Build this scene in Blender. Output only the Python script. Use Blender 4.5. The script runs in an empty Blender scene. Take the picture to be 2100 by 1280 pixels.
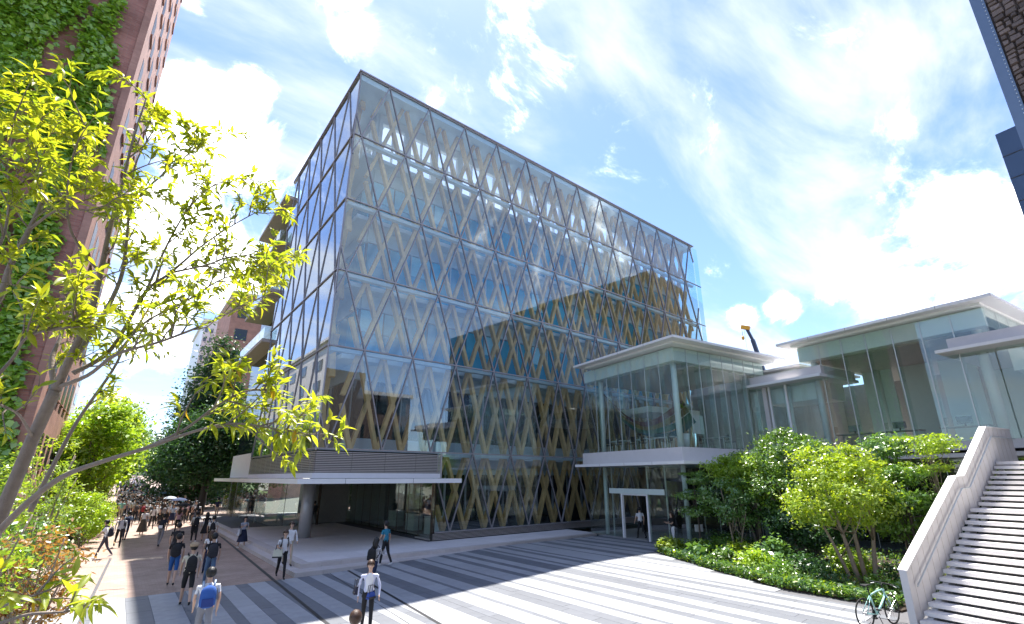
import bpy, bmesh, math, random
import numpy as np
from mathutils import Vector, Matrix, Euler
R = math.radians
random.seed(7)
rng = np.random.default_rng(11)
sc = bpy.context.scene
COL = sc.collection
# ------------------------------------------------------------------ camera
cam = bpy.data.cameras.new('camera'); camo = bpy.data.objects.new('camera', cam); COL.objects.link(camo)
camo.location = (0, 0, 3.75)
camo.rotation_euler = Euler((R(90 + 16.879), 0, R(-38.932)), 'XYZ')
cam.sensor_width = 36; cam.lens = 16.635; cam.shift_x = -0.00497; cam.shift_y = 0.02186
cam.clip_start = 0.05; cam.clip_end = 6000
sc.camera = camo
# ------------------------------------------------------------------ sun and sky
SUN = Vector((6.3, 10.4, 28.9)).normalized()
EL = math.asin(SUN.z); AZ = math.atan2(SUN.x, SUN.y)
sun = bpy.data.lights.new('sun', 'SUN'); suno = bpy.data.objects.new('sun', sun); COL.objects.link(suno)
sun.energy = 2.0; sun.angle = R(0.53); sun.color = (1.0, 0.95, 0.88)
suno.rotation_euler = SUN.to_track_quat('Z', 'Y').to_euler(); suno.location = (40, 60, 120)
world = bpy.data.worlds.new('World'); sc.world = world; world.use_nodes = True
WT = world.node_tree
def wn(t, **k):
    n = WT.nodes.new(t)
    for a, b in k.items(): setattr(n, a, b)
    return n
def wl(a, b): WT.links.new(a, b)
def wmath(op, a, b=None, c=None, clamp=False):
    n = wn('ShaderNodeMath', operation=op); n.use_clamp = clamp
    for i, x in enumerate((a, b, c)):
        if x is None: continue
        if hasattr(x, 'is_linked') or hasattr(x, 'links'): wl(x, n.inputs[i])
        else: n.inputs[i].default_value = x
    return n.outputs[0]
def wvec(op, a, b=None):
    n = wn('ShaderNodeVectorMath', operation=op)
    for i, x in enumerate((a, b)):
        if x is None: continue
        if hasattr(x, 'links'): wl(x, n.inputs[i])
        else: n.inputs[i].default_value = x
    return n
bg = WT.nodes['Background']
sky = wn('ShaderNodeTexSky', sky_type='NISHITA'); sky.sun_disc = False
sky.sun_elevation = EL; sky.sun_rotation = AZ; sky.altitude = 50; sky.air_density = 1.0; sky.dust_density = 0.3; sky.ozone_density = 4.0
SKYK = 0.050
tc = wn('ShaderNodeTexCoord'); DIR = tc.outputs['Generated']
sep = wn('ShaderNodeSeparateXYZ'); wl(DIR, sep.inputs[0])
# flat cloud sheet coordinates (direction projected on a high plane)
zc = wmath('MAXIMUM', sep.outputs[2], 0.02); zc = wmath('ADD', zc, 0.22)
cx_ = wmath('DIVIDE', sep.outputs[0], zc); cy_ = wmath('DIVIDE', sep.outputs[1], zc)
comb = wn('ShaderNodeCombineXYZ'); wl(cx_, comb.inputs[0]); wl(cy_, comb.inputs[1])
mp = wn('ShaderNodeMapping'); wl(comb.outputs[0], mp.inputs[0]); mp.inputs['Rotation'].default_value = (0, 0, R(-35)); mp.inputs['Scale'].default_value = (0.9, 2.1, 1); mp.inputs['Location'].default_value = (3.1, 1.7, 0)
n1 = wn('ShaderNodeTexNoise'); wl(mp.outputs[0], n1.inputs['Vector']); n1.inputs['Scale'].default_value = 1.5; n1.inputs['Detail'].default_value = 9; n1.inputs['Roughness'].default_value = 0.58; n1.inputs['Distortion'].default_value = 0.35
wisp = wn('ShaderNodeMapRange', interpolation_type='SMOOTHSTEP')
wisp.inputs[1].default_value = 0.50; wisp.inputs[2].default_value = 0.84; wisp.inputs[3].default_value = 0.0; wisp.inputs[4].default_value = 0.9
# heaped clouds: lobes in direction space broken up by noise
n2 = wn('ShaderNodeTexNoise'); wl(DIR, n2.inputs['Vector']); n2.inputs['Scale'].default_value = 5.2; n2.inputs['Detail'].default_value = 14; n2.inputs['Roughness'].default_value = 0.66; n2.inputs['Distortion'].default_value = 0.5
n3 = wn('ShaderNodeTexNoise'); wl(DIR, n3.inputs['Vector']); n3.inputs['Scale'].default_value = 1.9; n3.inputs['Detail'].default_value = 4
LOBES = [((0.019, 0.827, 0.561), 0.148, 0.85), ((-0.025, 0.905, 0.424), 0.144, 0.9), ((0.058, 0.776, 0.627), 0.077, 0.7), ((0.179, 0.661, 0.728), 0.078, 0.62), ((0.137, 0.625, 0.768), 0.081, 0.65), ((0.322, 0.66, 0.679), 0.07, 0.5), ((0.473, 0.601, 0.644), 0.074, 0.5), ((-0.04, 0.727, 0.686), 0.046, 0.5), ((0.893, 0.333, 0.303), 0.062, 0.8), ((0.874, 0.389, 0.293), 0.052, 0.75), ((0.912, 0.265, 0.314), 0.047, 0.75), ((0.92, 0.061, 0.386), 0.041, 0.72), ((0.927, 0.015, 0.374), 0.041, 0.72), ((0.95, 0.047, 0.309), 0.036, 0.7), ((0.829, 0.412, 0.379), 0.063, 0.45), ((0.91, 0.189, 0.369), 0.044, 0.5), ((-0.013, 0.964, 0.264), 0.12, 0.9), ((0.074, 0.934, 0.349), 0.116, 0.9)]
VEIL = [((0.782, 0.064, 0.62), 0.184, 0.9), ((0.837, 0.007, 0.547), 0.092, 0.7), ((0.543, 0.41, 0.733), 0.23, 0.8), ((0.636, 0.233, 0.736), 0.185, 0.8), ((0.365, 0.535, 0.762), 0.166, 0.7)]
vm = wmath('MULTIPLY', n3.outputs[0], 0.9)
for (d, ang, w) in VEIL:
    dv = wvec('DISTANCE', DIR, d).outputs['Value']
    v = wmath('DIVIDE', dv, ang); v = wmath('SUBTRACT', 1.0, v); v = wmath('MULTIPLY', v, w); vm = wmath('MAXIMUM', vm, v)
wl(wmath('MULTIPLY_ADD', vm, 0.22, n1.outputs[0]), wisp.inputs[0])
m = wmath('MULTIPLY_ADD', n3.outputs[0], 0.9, -0.40)
for (d, ang, w) in LOBES:
    dv = wvec('DISTANCE', DIR, d).outputs['Value']
    v = wmath('DIVIDE', dv, ang); v = wmath('SUBTRACT', 1.0, v); v = wmath('MULTIPLY', v, w)
    m = wmath('MAXIMUM', m, v)
s = wmath('MULTIPLY_ADD', n2.outputs[0], 2.3, -1.15); s = wmath('ADD', s, m)
cum = wn('ShaderNodeMapRange', interpolation_type='SMOOTHSTEP'); wl(s, cum.inputs[0])
cum.inputs[1].default_value = 0.12; cum.inputs[2].default_value = 0.70
shade = wn('ShaderNodeMapRange'); wl(s, shade.inputs[0]); shade.inputs[1].default_value = 0.45; shade.inputs[2].default_value = 1.15; shade.inputs[3].default_value = 1.0; shade.inputs[4].default_value = 0.2
ccol = wn('ShaderNodeMix', data_type='RGBA'); ccol.inputs['A'].default_value = (0.145, 0.158, 0.185, 1); ccol.inputs['B'].default_value = (1.05, 1.05, 1.05, 1); wl(shade.outputs[0], ccol.inputs['Factor'])
sk = wvec('MULTIPLY', sky.outputs[0], (SKYK * 0.86, SKYK * 0.86, SKYK * 0.97))
mixw = wn('ShaderNodeMix', data_type='RGBA'); wl(wisp.outputs[0], mixw.inputs['Factor']); wl(sk.outputs[0], mixw.inputs['A']); mixw.inputs['B'].default_value = (0.20, 0.215, 0.24, 1)
mixc = wn('ShaderNodeMix', data_type='RGBA'); wl(wmath('POWER', cum.outputs[0], 2.4), mixc.inputs['Factor']); wl(mixw.outputs['Result'], mixc.inputs['A']); wl(ccol.outputs['Result'], mixc.inputs['B'])
wl(mixc.outputs['Result'], bg.inputs['Color']); bg.inputs['Strength'].default_value = 1.0
vs = sc.view_settings; vs.view_transform = 'Standard'; vs.look = 'None'; vs.gamma = 1; vs.exposure = 2.65; vs.use_curve_mapping = False
sc.render.engine = 'CYCLES'
cy = sc.cycles; cy.max_bounces = 8; cy.diffuse_bounces = 4; cy.glossy_bounces = 4; cy.transmission_bounces = 4; cy.transparent_max_bounces = 24; cy.caustics_reflective = False; cy.caustics_refractive = False; cy.use_denoising = True
# ------------------------------------------------------------------ materials
MATS = {}
class NT:
    def __init__(s, name):
        s.m = bpy.data.materials.new(name); s.m.use_nodes = True; s.t = s.m.node_tree; s.t.nodes.clear()
        s.out = s.n('ShaderNodeOutputMaterial')
    def n(s, t, **k):
        x = s.t.nodes.new(t)
        for a, b in k.items(): setattr(x, a, b)
        return x
    def l(s, a, b): s.t.links.new(a, b)
def c4(c): return (c[0], c[1], c[2], 1)
def mat(name, col, rough=0.6, metal=0.0, spec=0.4, var=0.12, scale=6.0, bump=0.0, bscale=40.0, col2=None, island=0.0, objvar=0.0, coat=0.0):
    """principled with soft colour variation, fine relief and optional per-piece variation"""
    k = NT(name); p = k.n('ShaderNodeBsdfPrincipled'); k.l(p.outputs[0], k.out.inputs[0])
    p.inputs['Roughness'].default_value = rough; p.inputs['Metallic'].default_value = metal; p.inputs['Specular IOR Level'].default_value = spec
    p.inputs['Coat Weight'].default_value = coat
    t = k.n('ShaderNodeTexCoord'); nz = k.n('ShaderNodeTexNoise'); k.l(t.outputs['Object'], nz.inputs['Vector']); nz.inputs['Scale'].default_value = scale; nz.inputs['Detail'].default_value = 6; nz.inputs['Roughness'].default_value = 0.65
    mx = k.n('ShaderNodeMix', data_type='RGBA')
    b = col2 if col2 else tuple(x * (1 - var * 2) for x in col)
    a = tuple(min(1, x * (1 + var)) for x in col) if not col2 else col
    mx.inputs['A'].default_value = c4(a); mx.inputs['B'].default_value = c4(b)
    k.l(nz.outputs[0], mx.inputs['Factor']); out = mx.outputs['Result']
    if island or objvar:
        if island: r = k.n('ShaderNodeNewGeometry').outputs['Random Per Island']
        else: r = k.n('ShaderNodeObjectInfo').outputs['Random']
        a_ = island or objvar
        mr = k.n('ShaderNodeMapRange'); k.l(r, mr.inputs[0]); mr.inputs[3].default_value = 1 - a_; mr.inputs[4].default_value = 1 + a_
        sc_ = k.n('ShaderNodeVectorMath', operation='SCALE'); k.l(out, sc_.inputs[0]); k.l(mr.outputs[0], sc_.inputs['Scale']); out = sc_.outputs[0]
    k.l(out, p.inputs['Base Color'])
    if bump:
        n2 = k.n('ShaderNodeTexNoise'); k.l(t.outputs['Object'], n2.inputs['Vector']); n2.inputs['Scale'].default_value = bscale; n2.inputs['Detail'].default_value = 5
        bm = k.n('ShaderNodeBump'); bm.inputs['Strength'].default_value = bump; bm.inputs['Distance'].default_value = 0.02; k.l(n2.outputs[0], bm.inputs['Height']); k.l(bm.outputs[0], p.inputs['Normal'])
    MATS[name] = k.m; return k.m
def glass(name, tint, f0, rough=0.0, refl=(1, 1, 1)):
    """coated glazing: see-through tint plus an angle-dependent mirror layer"""
    k = NT(name); tr = k.n('ShaderNodeBsdfTransparent'); tr.inputs[0].default_value = c4(tint)
    gl = k.n('ShaderNodeBsdfGlossy'); gl.inputs['Color'].default_value = c4(refl); gl.inputs['Roughness'].default_value = rough
    lw = k.n('ShaderNodeLayerWeight'); lw.inputs['Blend'].default_value = 0.5
    pw = k.n('ShaderNodeMath', operation='POWER'); k.l(lw.outputs['Facing'], pw.inputs[0]); pw.inputs[1].default_value = 4.0
    ma = k.n('ShaderNodeMath', operation='MULTIPLY_ADD'); k.l(pw.outputs[0], ma.inputs[0]); ma.inputs[1].default_value = 1 - f0; ma.inputs[2].default_value = f0
    mx = k.n('ShaderNodeMixShader'); k.l(ma.outputs[0], mx.inputs[0]); k.l(tr.outputs[0], mx.inputs[1]); k.l(gl.outputs[0], mx.inputs[2]); k.l(mx.outputs[0], k.out.inputs[0])
    MATS[name] = k.m; return k.m
def leafmat(name, c1, c2, trans=0.45, gloss=0.06, rough=0.35):
    k = NT(name); g = k.n('ShaderNodeNewGeometry'); mx = k.n('ShaderNodeMix', data_type='RGBA'); mx.inputs['A'].default_value = c4(c1); mx.inputs['B'].default_value = c4(c2); k.l(g.outputs['Random Per Island'], mx.inputs['Factor'])
    oi = k.n('ShaderNodeObjectInfo'); mr = k.n('ShaderNodeMapRange'); k.l(oi.outputs['Random'], mr.inputs[0]); mr.inputs[3].default_value = 0.85; mr.inputs[4].default_value = 1.15
    sc_ = k.n('ShaderNodeVectorMath', operation='SCALE'); k.l(mx.outputs['Result'], sc_.inputs[0]); k.l(mr.outputs[0], sc_.inputs['Scale'])
    d = k.n('ShaderNodeBsdfDiffuse'); t = k.n('ShaderNodeBsdfTranslucent'); k.l(sc_.outputs[0], d.inputs[0])
    wt = k.n('ShaderNodeVectorMath', operation='MULTIPLY'); k.l(sc_.outputs[0], wt.inputs[0]); wt.inputs[1].default_value = (1.35, 1.25, 0.5); k.l(wt.outputs[0], t.inputs[0])
    m1 = k.n('ShaderNodeMixShader'); m1.inputs[0].default_value = trans; k.l(d.outputs[0], m1.inputs[1]); k.l(t.outputs[0], m1.inputs[2])
    gl = k.n('ShaderNodeBsdfGlossy'); gl.inputs['Roughness'].default_value = rough; m2 = k.n('ShaderNodeMixShader'); m2.inputs[0].default_value = gloss; k.l(m1.outputs[0], m2.inputs[1]); k.l(gl.outputs[0], m2.inputs[2]); k.l(m2.outputs[0], k.out.inputs[0])
    MATS[name] = k.m; return k.m
def brickmat(name, c1, c2, mortar, bw, bh, rough=0.8, msize=0.02, axis='XZ', offset=0.5):
    k = NT(name); p = k.n('ShaderNodeBsdfPrincipled'); k.l(p.outputs[0], k.out.inputs[0]); p.inputs['Roughness'].default_value = rough
    t = k.n('ShaderNodeTexCoord'); s = k.n('ShaderNodeSeparateXYZ'); k.l(t.outputs['Object'], s.inputs[0]); c = k.n('ShaderNodeCombineXYZ')
    if axis == 'WALL':
        ad = k.n('ShaderNodeMath', operation='ADD'); k.l(s.outputs[0], ad.inputs[0]); k.l(s.outputs[1], ad.inputs[1]); k.l(ad.outputs[0], c.inputs[0]); k.l(s.outputs[2], c.inputs[1])
    else:
        k.l(s.outputs['XYZ'.index(axis[0])], c.inputs[0]); k.l(s.outputs['XYZ'.index(axis[1])], c.inputs[1])
    b = k.n('ShaderNodeTexBrick'); k.l(c.outputs[0], b.inputs['Vector']); b.inputs['Color1'].default_value = c4(c1); b.inputs['Color2'].default_value = c4(c2); b.inputs['Mortar'].default_value = c4(mortar)
    b.inputs['Scale'].default_value = 1; b.inputs['Brick Width'].default_value = bw; b.inputs['Row Height'].default_value = bh; b.inputs['Mortar Size'].default_value = msize * bh; b.offset = offset
    nz = k.n('ShaderNodeTexNoise'); k.l(t.outputs['Object'], nz.inputs['Vector']); nz.inputs['Scale'].default_value = 0.8; nz.inputs['Detail'].default_value = 7
    mr = k.n('ShaderNodeMapRange'); k.l(nz.outputs[0], mr.inputs[0]); mr.inputs[1].default_value = .3; mr.inputs[2].default_value = .7; mr.inputs[3].default_value = 0.78; mr.inputs[4].default_value = 1.15
    sc_ = k.n('ShaderNodeVectorMath', operation='SCALE'); k.l(b.outputs['Color'], sc_.inputs[0]); k.l(mr.outputs[0], sc_.inputs['Scale']); k.l(sc_.outputs[0], p.inputs['Base Color'])
    bm = k.n('ShaderNodeBump'); bm.inputs['Strength'].default_value = 0.4; bm.inputs['Distance'].default_value = 0.01; bm.invert = True; k.l(b.outputs['Fac'], bm.inputs['Height']); k.l(bm.outputs[0], p.inputs['Normal'])
    MATS[name] = k.m; return k.m
mat('paver_light', (0.34, 0.35, 0.37), 0.7, var=0.2, scale=3.0, bump=0.12, bscale=60, objvar=0.07, island=0.0)
mat('paver_dark', (0.15, 0.16, 0.18), 0.7, var=0.12, scale=3.0, bump=0.12, bscale=60, objvar=0.08)
mat('paver_light_far', (0.34, 0.35, 0.37), 0.7, var=0.10, scale=3.0, island=0.07)
mat('paver_dark_far', (0.15, 0.16, 0.18), 0.7, var=0.12, scale=3.0, island=0.08)
mat('joint', (0.13, 0.13, 0.14), 0.9)
mat('granite', (0.68, 0.65, 0.645), 0.65, var=0.08, scale=8, bump=0.1, bscale=80, objvar=0.06)
mat('granite_edge', (0.56, 0.51, 0.49), 0.7, var=0.1, scale=8, objvar=0.08)
mat('black_slot', (0.015, 0.016, 0.02), 0.6)
brickmat('path_brick', (0.40, 0.29, 0.235), (0.32, 0.225, 0.18), (0.26, 0.2, 0.17), 0.2, 0.1, axis='XY', msize=0.06)
brickmat('red_brick', (0.44, 0.20, 0.155), (0.33, 0.135, 0.105), (0.32, 0.22, 0.19), 0.42, 0.12, axis='WALL', msize=0.08)
brickmat('salmon_tile', (0.46, 0.25, 0.19), (0.41, 0.21, 0.16), (0.36, 0.22, 0.18), 0.30, 0.10, axis='WALL', msize=0.06)
brickmat('brown_brick', (0.10, 0.06, 0.045), (0.08, 0.045, 0.035), (0.08, 0.06, 0.05), 0.3, 0.1, axis='WALL')
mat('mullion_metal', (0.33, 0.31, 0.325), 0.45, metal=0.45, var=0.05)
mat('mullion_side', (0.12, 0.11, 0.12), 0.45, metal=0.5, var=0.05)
mat('timber', (0.66, 0.44, 0.19), 0.6, var=0.22, scale=3.2, bump=0.2, bscale=30, objvar=0.18)
mat('spandrel', (0.55, 0.66, 0.70), 0.5, var=0.05)
mat('inner_frame', (0.60, 0.64, 0.66), 0.5, var=0.04)
mat('inner_glass', (0.05, 0.42, 0.64), 0.12, spec=0.9, var=0.25, scale=0.35, objvar=0.35)
mat('inner_glass_dark', (0.012, 0.02, 0.024), 0.06, spec=0.7, var=0.2, scale=0.5, objvar=0.3)
mat('blind', (0.36, 0.72, 0.88), 0.8, var=0.1, objvar=0.25)
mat('core', (0.3, 0.33, 0.34), 0.8)
mat('concrete', (0.56, 0.52, 0.49), 0.75, var=0.1, scale=2, bump=0.08, bscale=25)
mat('concrete_pale', (0.68, 0.65, 0.64), 0.7, var=0.06, scale=2)
mat('white_panel', (0.82, 0.815, 0.82), 0.5, var=0.04, scale=1.5)
mat('white_soffit', (0.86, 0.88, 0.86), 0.6, var=0.03)
mat('louver_metal', (0.42, 0.385, 0.37), 0.45, metal=0.35, var=0.06)
mat('louver_dark', (0.05, 0.046, 0.045), 0.6)
mat('column_grey', (0.45, 0.45, 0.46), 0.45, metal=0.3, var=0.05)
mat('column_white', (0.74, 0.77, 0.76), 0.4, var=0.03)
mat('fin_metal', (0.62, 0.66, 0.66), 0.35, metal=0.5, var=0.03)
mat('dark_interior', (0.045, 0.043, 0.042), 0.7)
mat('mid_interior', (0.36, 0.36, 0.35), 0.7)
mat('bronze', (0.10, 0.075, 0.06), 0.4, metal=0.6)
mat('frosted', (0.62, 0.72, 0.69), 0.35, var=0.04)
mat('stair_wall', (0.66, 0.65, 0.645), 0.7, var=0.12, scale=1.5, bump=0.05, bscale=30)
mat('stair_tread', (0.80, 0.775, 0.75), 0.7, var=0.10, scale=5, objvar=0.05)
mat('soil', (0.05, 0.035, 0.025), 0.95, bump=0.6, bscale=14)
mat('ground_far', (0.12, 0.12, 0.10), 0.9)
mat('grass', (0.07, 0.12, 0.03), 0.9, bump=0.6, bscale=30)
mat('stone', (0.21, 0.165, 0.145), 0.85, var=0.25, scale=22, bump=0.5, bscale=60, objvar=0.38)
mat('stone_wall', (0.15, 0.12, 0.11), 0.9, var=0.3, scale=14, bump=0.9, bscale=12)
mat('zinc', (0.17, 0.22, 0.29), 0.4, metal=0.6, var=0.06)
mat('blue_clad', (0.05, 0.085, 0.15), 0.4, metal=0.3, var=0.06, scale=0.4)
mat('bark', (0.30, 0.245, 0.20), 0.85, var=0.22, scale=14, bump=0.35, bscale=45)
mat('tower_window', (0.03, 0.028, 0.03), 0.35, spec=0.2)
mat('bark_dark', (0.10, 0.08, 0.065), 0.9, var=0.2, scale=10, bump=0.4, bscale=30)
mat('bark_pale', (0.33, 0.26, 0.20), 0.85, var=0.2, scale=10)
leafmat('leaf_front', (0.52, 0.54, 0.04), (0.28, 0.40, 0.035), 0.58, 0.05)
leafmat('leaf_yellow', (0.62, 0.46, 0.03), (0.66, 0.40, 0.05), 0.5, 0.05)
leafmat('leaf_ivy', (0.44, 0.66, 0.07), (0.18, 0.38, 0.04), 0.35, 0.09, 0.3)
leafmat('leaf_bright', (0.38, 0.52, 0.05), (0.22, 0.38, 0.04), 0.5, 0.06)
leafmat('leaf_mid', (0.20, 0.36, 0.05), (0.10, 0.22, 0.04), 0.4, 0.09, 0.3)
leafmat('leaf_dark', (0.065, 0.16, 0.05), (0.03, 0.085, 0.03), 0.3, 0.06)
leafmat('leaf_lime', (0.42, 0.52, 0.04), (0.22, 0.36, 0.04), 0.45, 0.07)
leafmat('leaf_gloss', (0.11, 0.23, 0.07), (0.17, 0.32, 0.07), 0.3, 0.1, 0.3)
leafmat('leaf_red', (0.30, 0.13, 0.06), (0.36, 0.24, 0.07), 0.4, 0.05)
glass('facade_glass', (0.90, 0.965, 0.985), 0.19, refl=(0.82, 0.93, 1.0))
glass('side_glass', (0.84, 0.92, 0.94), 0.30, refl=(0.92, 0.96, 1.0))
glass('clear_glass', (0.89, 0.955, 0.93), 0.085)
glass('green_glass', (0.90, 0.96, 0.94), 0.065)
glass('lobby_glass', (0.86, 0.91, 0.90), 0.06)
glass('fin_glass', (0.78, 0.94, 0.96), 0.10)
k_ = NT('pane_back'); tb_ = k_.n('ShaderNodeBsdfTransparent'); tb_.inputs[0].default_value = (0.97, 0.99, 0.99, 1); k_.l(tb_.outputs[0], k_.out.inputs[0]); MATS['pane_back'] = k_.m
# ------------------------------------------------------------------ mesh helpers
class MB:
    def __init__(s): s.v = []; s.f = []; s.m = []
    def add(s, v, f, m=0):
        o = len(s.v); s.v += [tuple(p) for p in v]; s.f += [tuple(i + o for i in q) for q in f]; s.m += [m] * len(f); return s
    def box(s, x0, x1, y0, y1, z0, z1, m=0):
        v = [(x0, y0, z0), (x1, y0, z0), (x1, y1, z0), (x0, y1, z0), (x0, y0, z1), (x1, y0, z1), (x1, y1, z1), (x0, y1, z1)]
        return s.add(v, [(0, 3, 2, 1), (4, 5, 6, 7), (0, 1, 5, 4), (1, 2, 6, 5), (2, 3, 7, 6), (3, 0, 4, 7)], m)
    def prism(s, poly, z0, z1, m=0):
        n = len(poly); v = [(p[0], p[1], z0) for p in poly] + [(p[0], p[1], z1) for p in poly]
        return s.add(v, [tuple(range(n - 1, -1, -1)), tuple(range(n, 2 * n))] + [(i, (i + 1) % n, n + (i + 1) % n, n + i) for i in range(n)], m)
    def beam(s, p0, p1, w, d, nrm=(0, 0, 1), m=0):
        p0 = Vector(p0); p1 = Vector(p1); t = (p1 - p0).normalized(); nn = Vector(nrm); nn = (nn - t * nn.dot(t)).normalized(); sd = t.cross(nn)
        a = sd * (w / 2); b = nn * (d / 2)
        v = [p0 - a - b, p0 + a - b, p0 + a + b, p0 - a + b, p1 - a - b, p1 + a - b, p1 + a + b, p1 - a + b]
        return s.add(v, [(0, 3, 2, 1), (4, 5, 6, 7), (0, 1, 5, 4), (1, 2, 6, 5), (2, 3, 7, 6), (3, 0, 4, 7)], m)
    def tube(s, pts, rad, n=8, m=0, cap=True):
        pts = [Vector(p) for p in pts]; k = len(pts)
        if not hasattr(rad, '__len__'): rad = [rad] * k
        rings = []; prev = None
        for i, p in enumerate(pts):
            t = (pts[min(i + 1, k - 1)] - pts[max(i - 1, 0)]).normalized()
            if prev is None: a = t.orthogonal().normalized()
            else:
                a = prev - t * prev.dot(t); a = a.normalized() if a.length > 1e-6 else t.orthogonal().normalized()
            prev = a; b = t.cross(a)
            rings.append([p + (a * math.cos(2 * math.pi * j / n) + b * math.sin(2 * math.pi * j / n)) * rad[i] for j in range(n)])
        v = [q for r in rings for q in r]
        f = [(i * n + j, i * n + (j + 1) % n, (i + 1) * n + (j + 1) % n, (i + 1) * n + j) for i in range(k - 1) for j in range(n)]
        if cap: f += [tuple(range(n - 1, -1, -1)), tuple((k - 1) * n + j for j in range(n))]
        return s.add(v, f, m)
    def lathe(s, prof, n=16, c=(0, 0, 0), m=0, sx=1, sy=1):
        v = [(c[0] + r * math.cos(2 * math.pi * j / n) * sx, c[1] + r * math.sin(2 * math.pi * j / n) * sy, c[2] + z) for r, z in prof for j in range(n)]
        k = len(prof)
        f = [(i * n + j, i * n + (j + 1) % n, (i + 1) * n + (j + 1) % n, (i + 1) * n + j) for i in range(k - 1) for j in range(n)]
        f += [tuple(range(n - 1, -1, -1)), tuple((k - 1) * n + j for j in range(n))]
        return s.add(v, f, m)
    def mesh(s, name, mats, smooth=False):
        me = bpy.data.meshes.new(name); me.from_pydata(s.v, [], s.f)
        for x in ([mats] if isinstance(mats, str) else mats): me.materials.append(MATS[x])
        if any(s.m): me.polygons.foreach_set('material_index', s.m)
        if smooth: me.polygons.foreach_set('use_smooth', [True] * len(me.polygons))
        me.update(); return me
    def build(s, name, mats, parent=None, smooth=False, **k):
        return link(name, s.mesh(name, mats, smooth), parent, **k)
def link(name, me, parent=None, loc=None, rot=None, **k):
    o = bpy.data.objects.new(name, me); COL.objects.link(o)
    if parent is not None: o.parent = parent
    if loc is not None: o.location = loc
    if rot is not None: o.rotation_euler = rot
    for a, b in k.items(): o[a] = b
    return o
def thing(name, label, cat, loc=(0, 0, 0), rz=0, group=None):
    o = bpy.data.objects.new(name, None); COL.objects.link(o); o.location = loc; o.rotation_euler = (0, 0, rz); o.empty_display_size = 0.2
    o['label'] = label; o['category'] = cat
    if group: o['group'] = group
    return o
def tag(o, label, cat, group=None):
    o['label'] = label; o['category'] = cat
    if group: o['group'] = group
    return o
def npmesh(name, V, F, mats, mi=None, smooth=False):
    """V (n,3), F (k,q) numpy arrays -> mesh"""
    me = bpy.data.meshes.new(name); n = len(V); k, q = F.shape
    me.vertices.add(n); me.vertices.foreach_set('co', np.ascontiguousarray(V, dtype=np.float32).ravel())
    me.loops.add(k * q); me.loops.foreach_set('vertex_index', np.ascontiguousarray(F, dtype=np.int32).ravel())
    me.polygons.add(k); me.polygons.foreach_set('loop_start', np.arange(0, k * q, q, dtype=np.int32))
    for x in ([mats] if isinstance(mats, str) else mats): me.materials.append(MATS[x])
    if mi is not None: me.polygons.foreach_set('material_index', np.asarray(mi, dtype=np.int32))
    if smooth: me.polygons.foreach_set('use_smooth', np.ones(k, dtype=bool))
    me.update(calc_edges=True); return me
def clip(poly, axis, val, keep_greater):
    out = []
    for i in range(len(poly)):
        a = poly[i]; b = poly[(i + 1) % len(poly)]
        ia = (a[axis] >= val) == keep_greater or a[axis] == val; ib = (b[axis] >= val) == keep_greater or b[axis] == val
        if ia: out.append(a)
        if ia != ib:
            t = (val - a[axis]) / (b[axis] - a[axis]); out.append(tuple(a[j] + t * (b[j] - a[j]) for j in range(2)))
    return out
def inset(poly, d):
    n = len(poly)
    ar = sum(poly[i][0] * poly[(i + 1) % n][1] - poly[(i + 1) % n][0] * poly[i][1] for i in range(n))
    if ar < 0: poly = poly[::-1]
    res = []
    for i in range(n):
        p0 = Vector(poly[i - 1]); p1 = Vector(poly[i]); p2 = Vector(poly[(i + 1) % n])
        e1 = (p1 - p0); e2 = (p2 - p1)
        if e1.length < 1e-5 or e2.length < 1e-5: return None
        e1.normalize(); e2.normalize(); n1 = Vector((-e1.y, e1.x)); n2 = Vector((-e2.y, e2.x))
        den = 1 + n1.dot(n2)
        if den < 0.03: return None
        res.append(tuple(p1 + (n1 + n2) * (d / den)))
    a2 = sum(res[i][0] * res[(i + 1) % n][1] - res[(i + 1) % n][0] * res[i][1] for i in range(n))
    return res if a2 > 0.01 else None
def ss(a, b, x):
    t = max(0.0, min(1.0, (x - a) / (b - a))); return t
def gz(x, y=0.0): # level of the paved ground
    return 0.34 * ss(7, 16, x) * (1 if y < 40 else 0) + 0.021 * max(0.0, y - 95)
# ------------------------------------------------------------------ ground and paving
def struct(o): o['kind'] = 'structure'; return o
def sheet(name, xs, ys, zf, m, dz=0.0):
    V = np.array([(x, y, zf(x, y) + dz) for y in ys for x in xs]); nx = len(xs)
    F = np.array([(j * nx + i, j * nx + i + 1, (j + 1) * nx + i + 1, (j + 1) * nx + i) for j in range(len(ys) - 1) for i in range(nx - 1)])
    return struct(link(name, npmesh(name, V, F, m)))
b = MB(); b.box(-2500, 2500, -2500, 2500, -0.6, -0.06); struct(b.build('ground', 'ground_far'))
XS = [-30, -8, 0, 7, 8.5, 10, 11.5, 13, 14.5, 16, 30, 45]
plaza = sheet('plaza', XS, [-25, 0, 8, 16, 21.46], gz, 'joint', -0.012)
path = sheet('brick_path', [-1.0, 1, 3, 5, 6.9, 12], [21.46, 40, 60, 80, 95, 120, 180, 300, 420], lambda x, y: 0.021 * max(0.0, y - 95), 'path_brick')
sheet('side_path', [-30, -12, -6, -1.0], [21.46, 27.5, 31.0], lambda x, y: 0, 'path_brick')
lawn = sheet('lawn', [-40, -12, -6, -1.0], [31.0, 60, 120, 400], lambda x, y: 0.02 + 0.021 * max(0.0, y - 95), 'grass')
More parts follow.
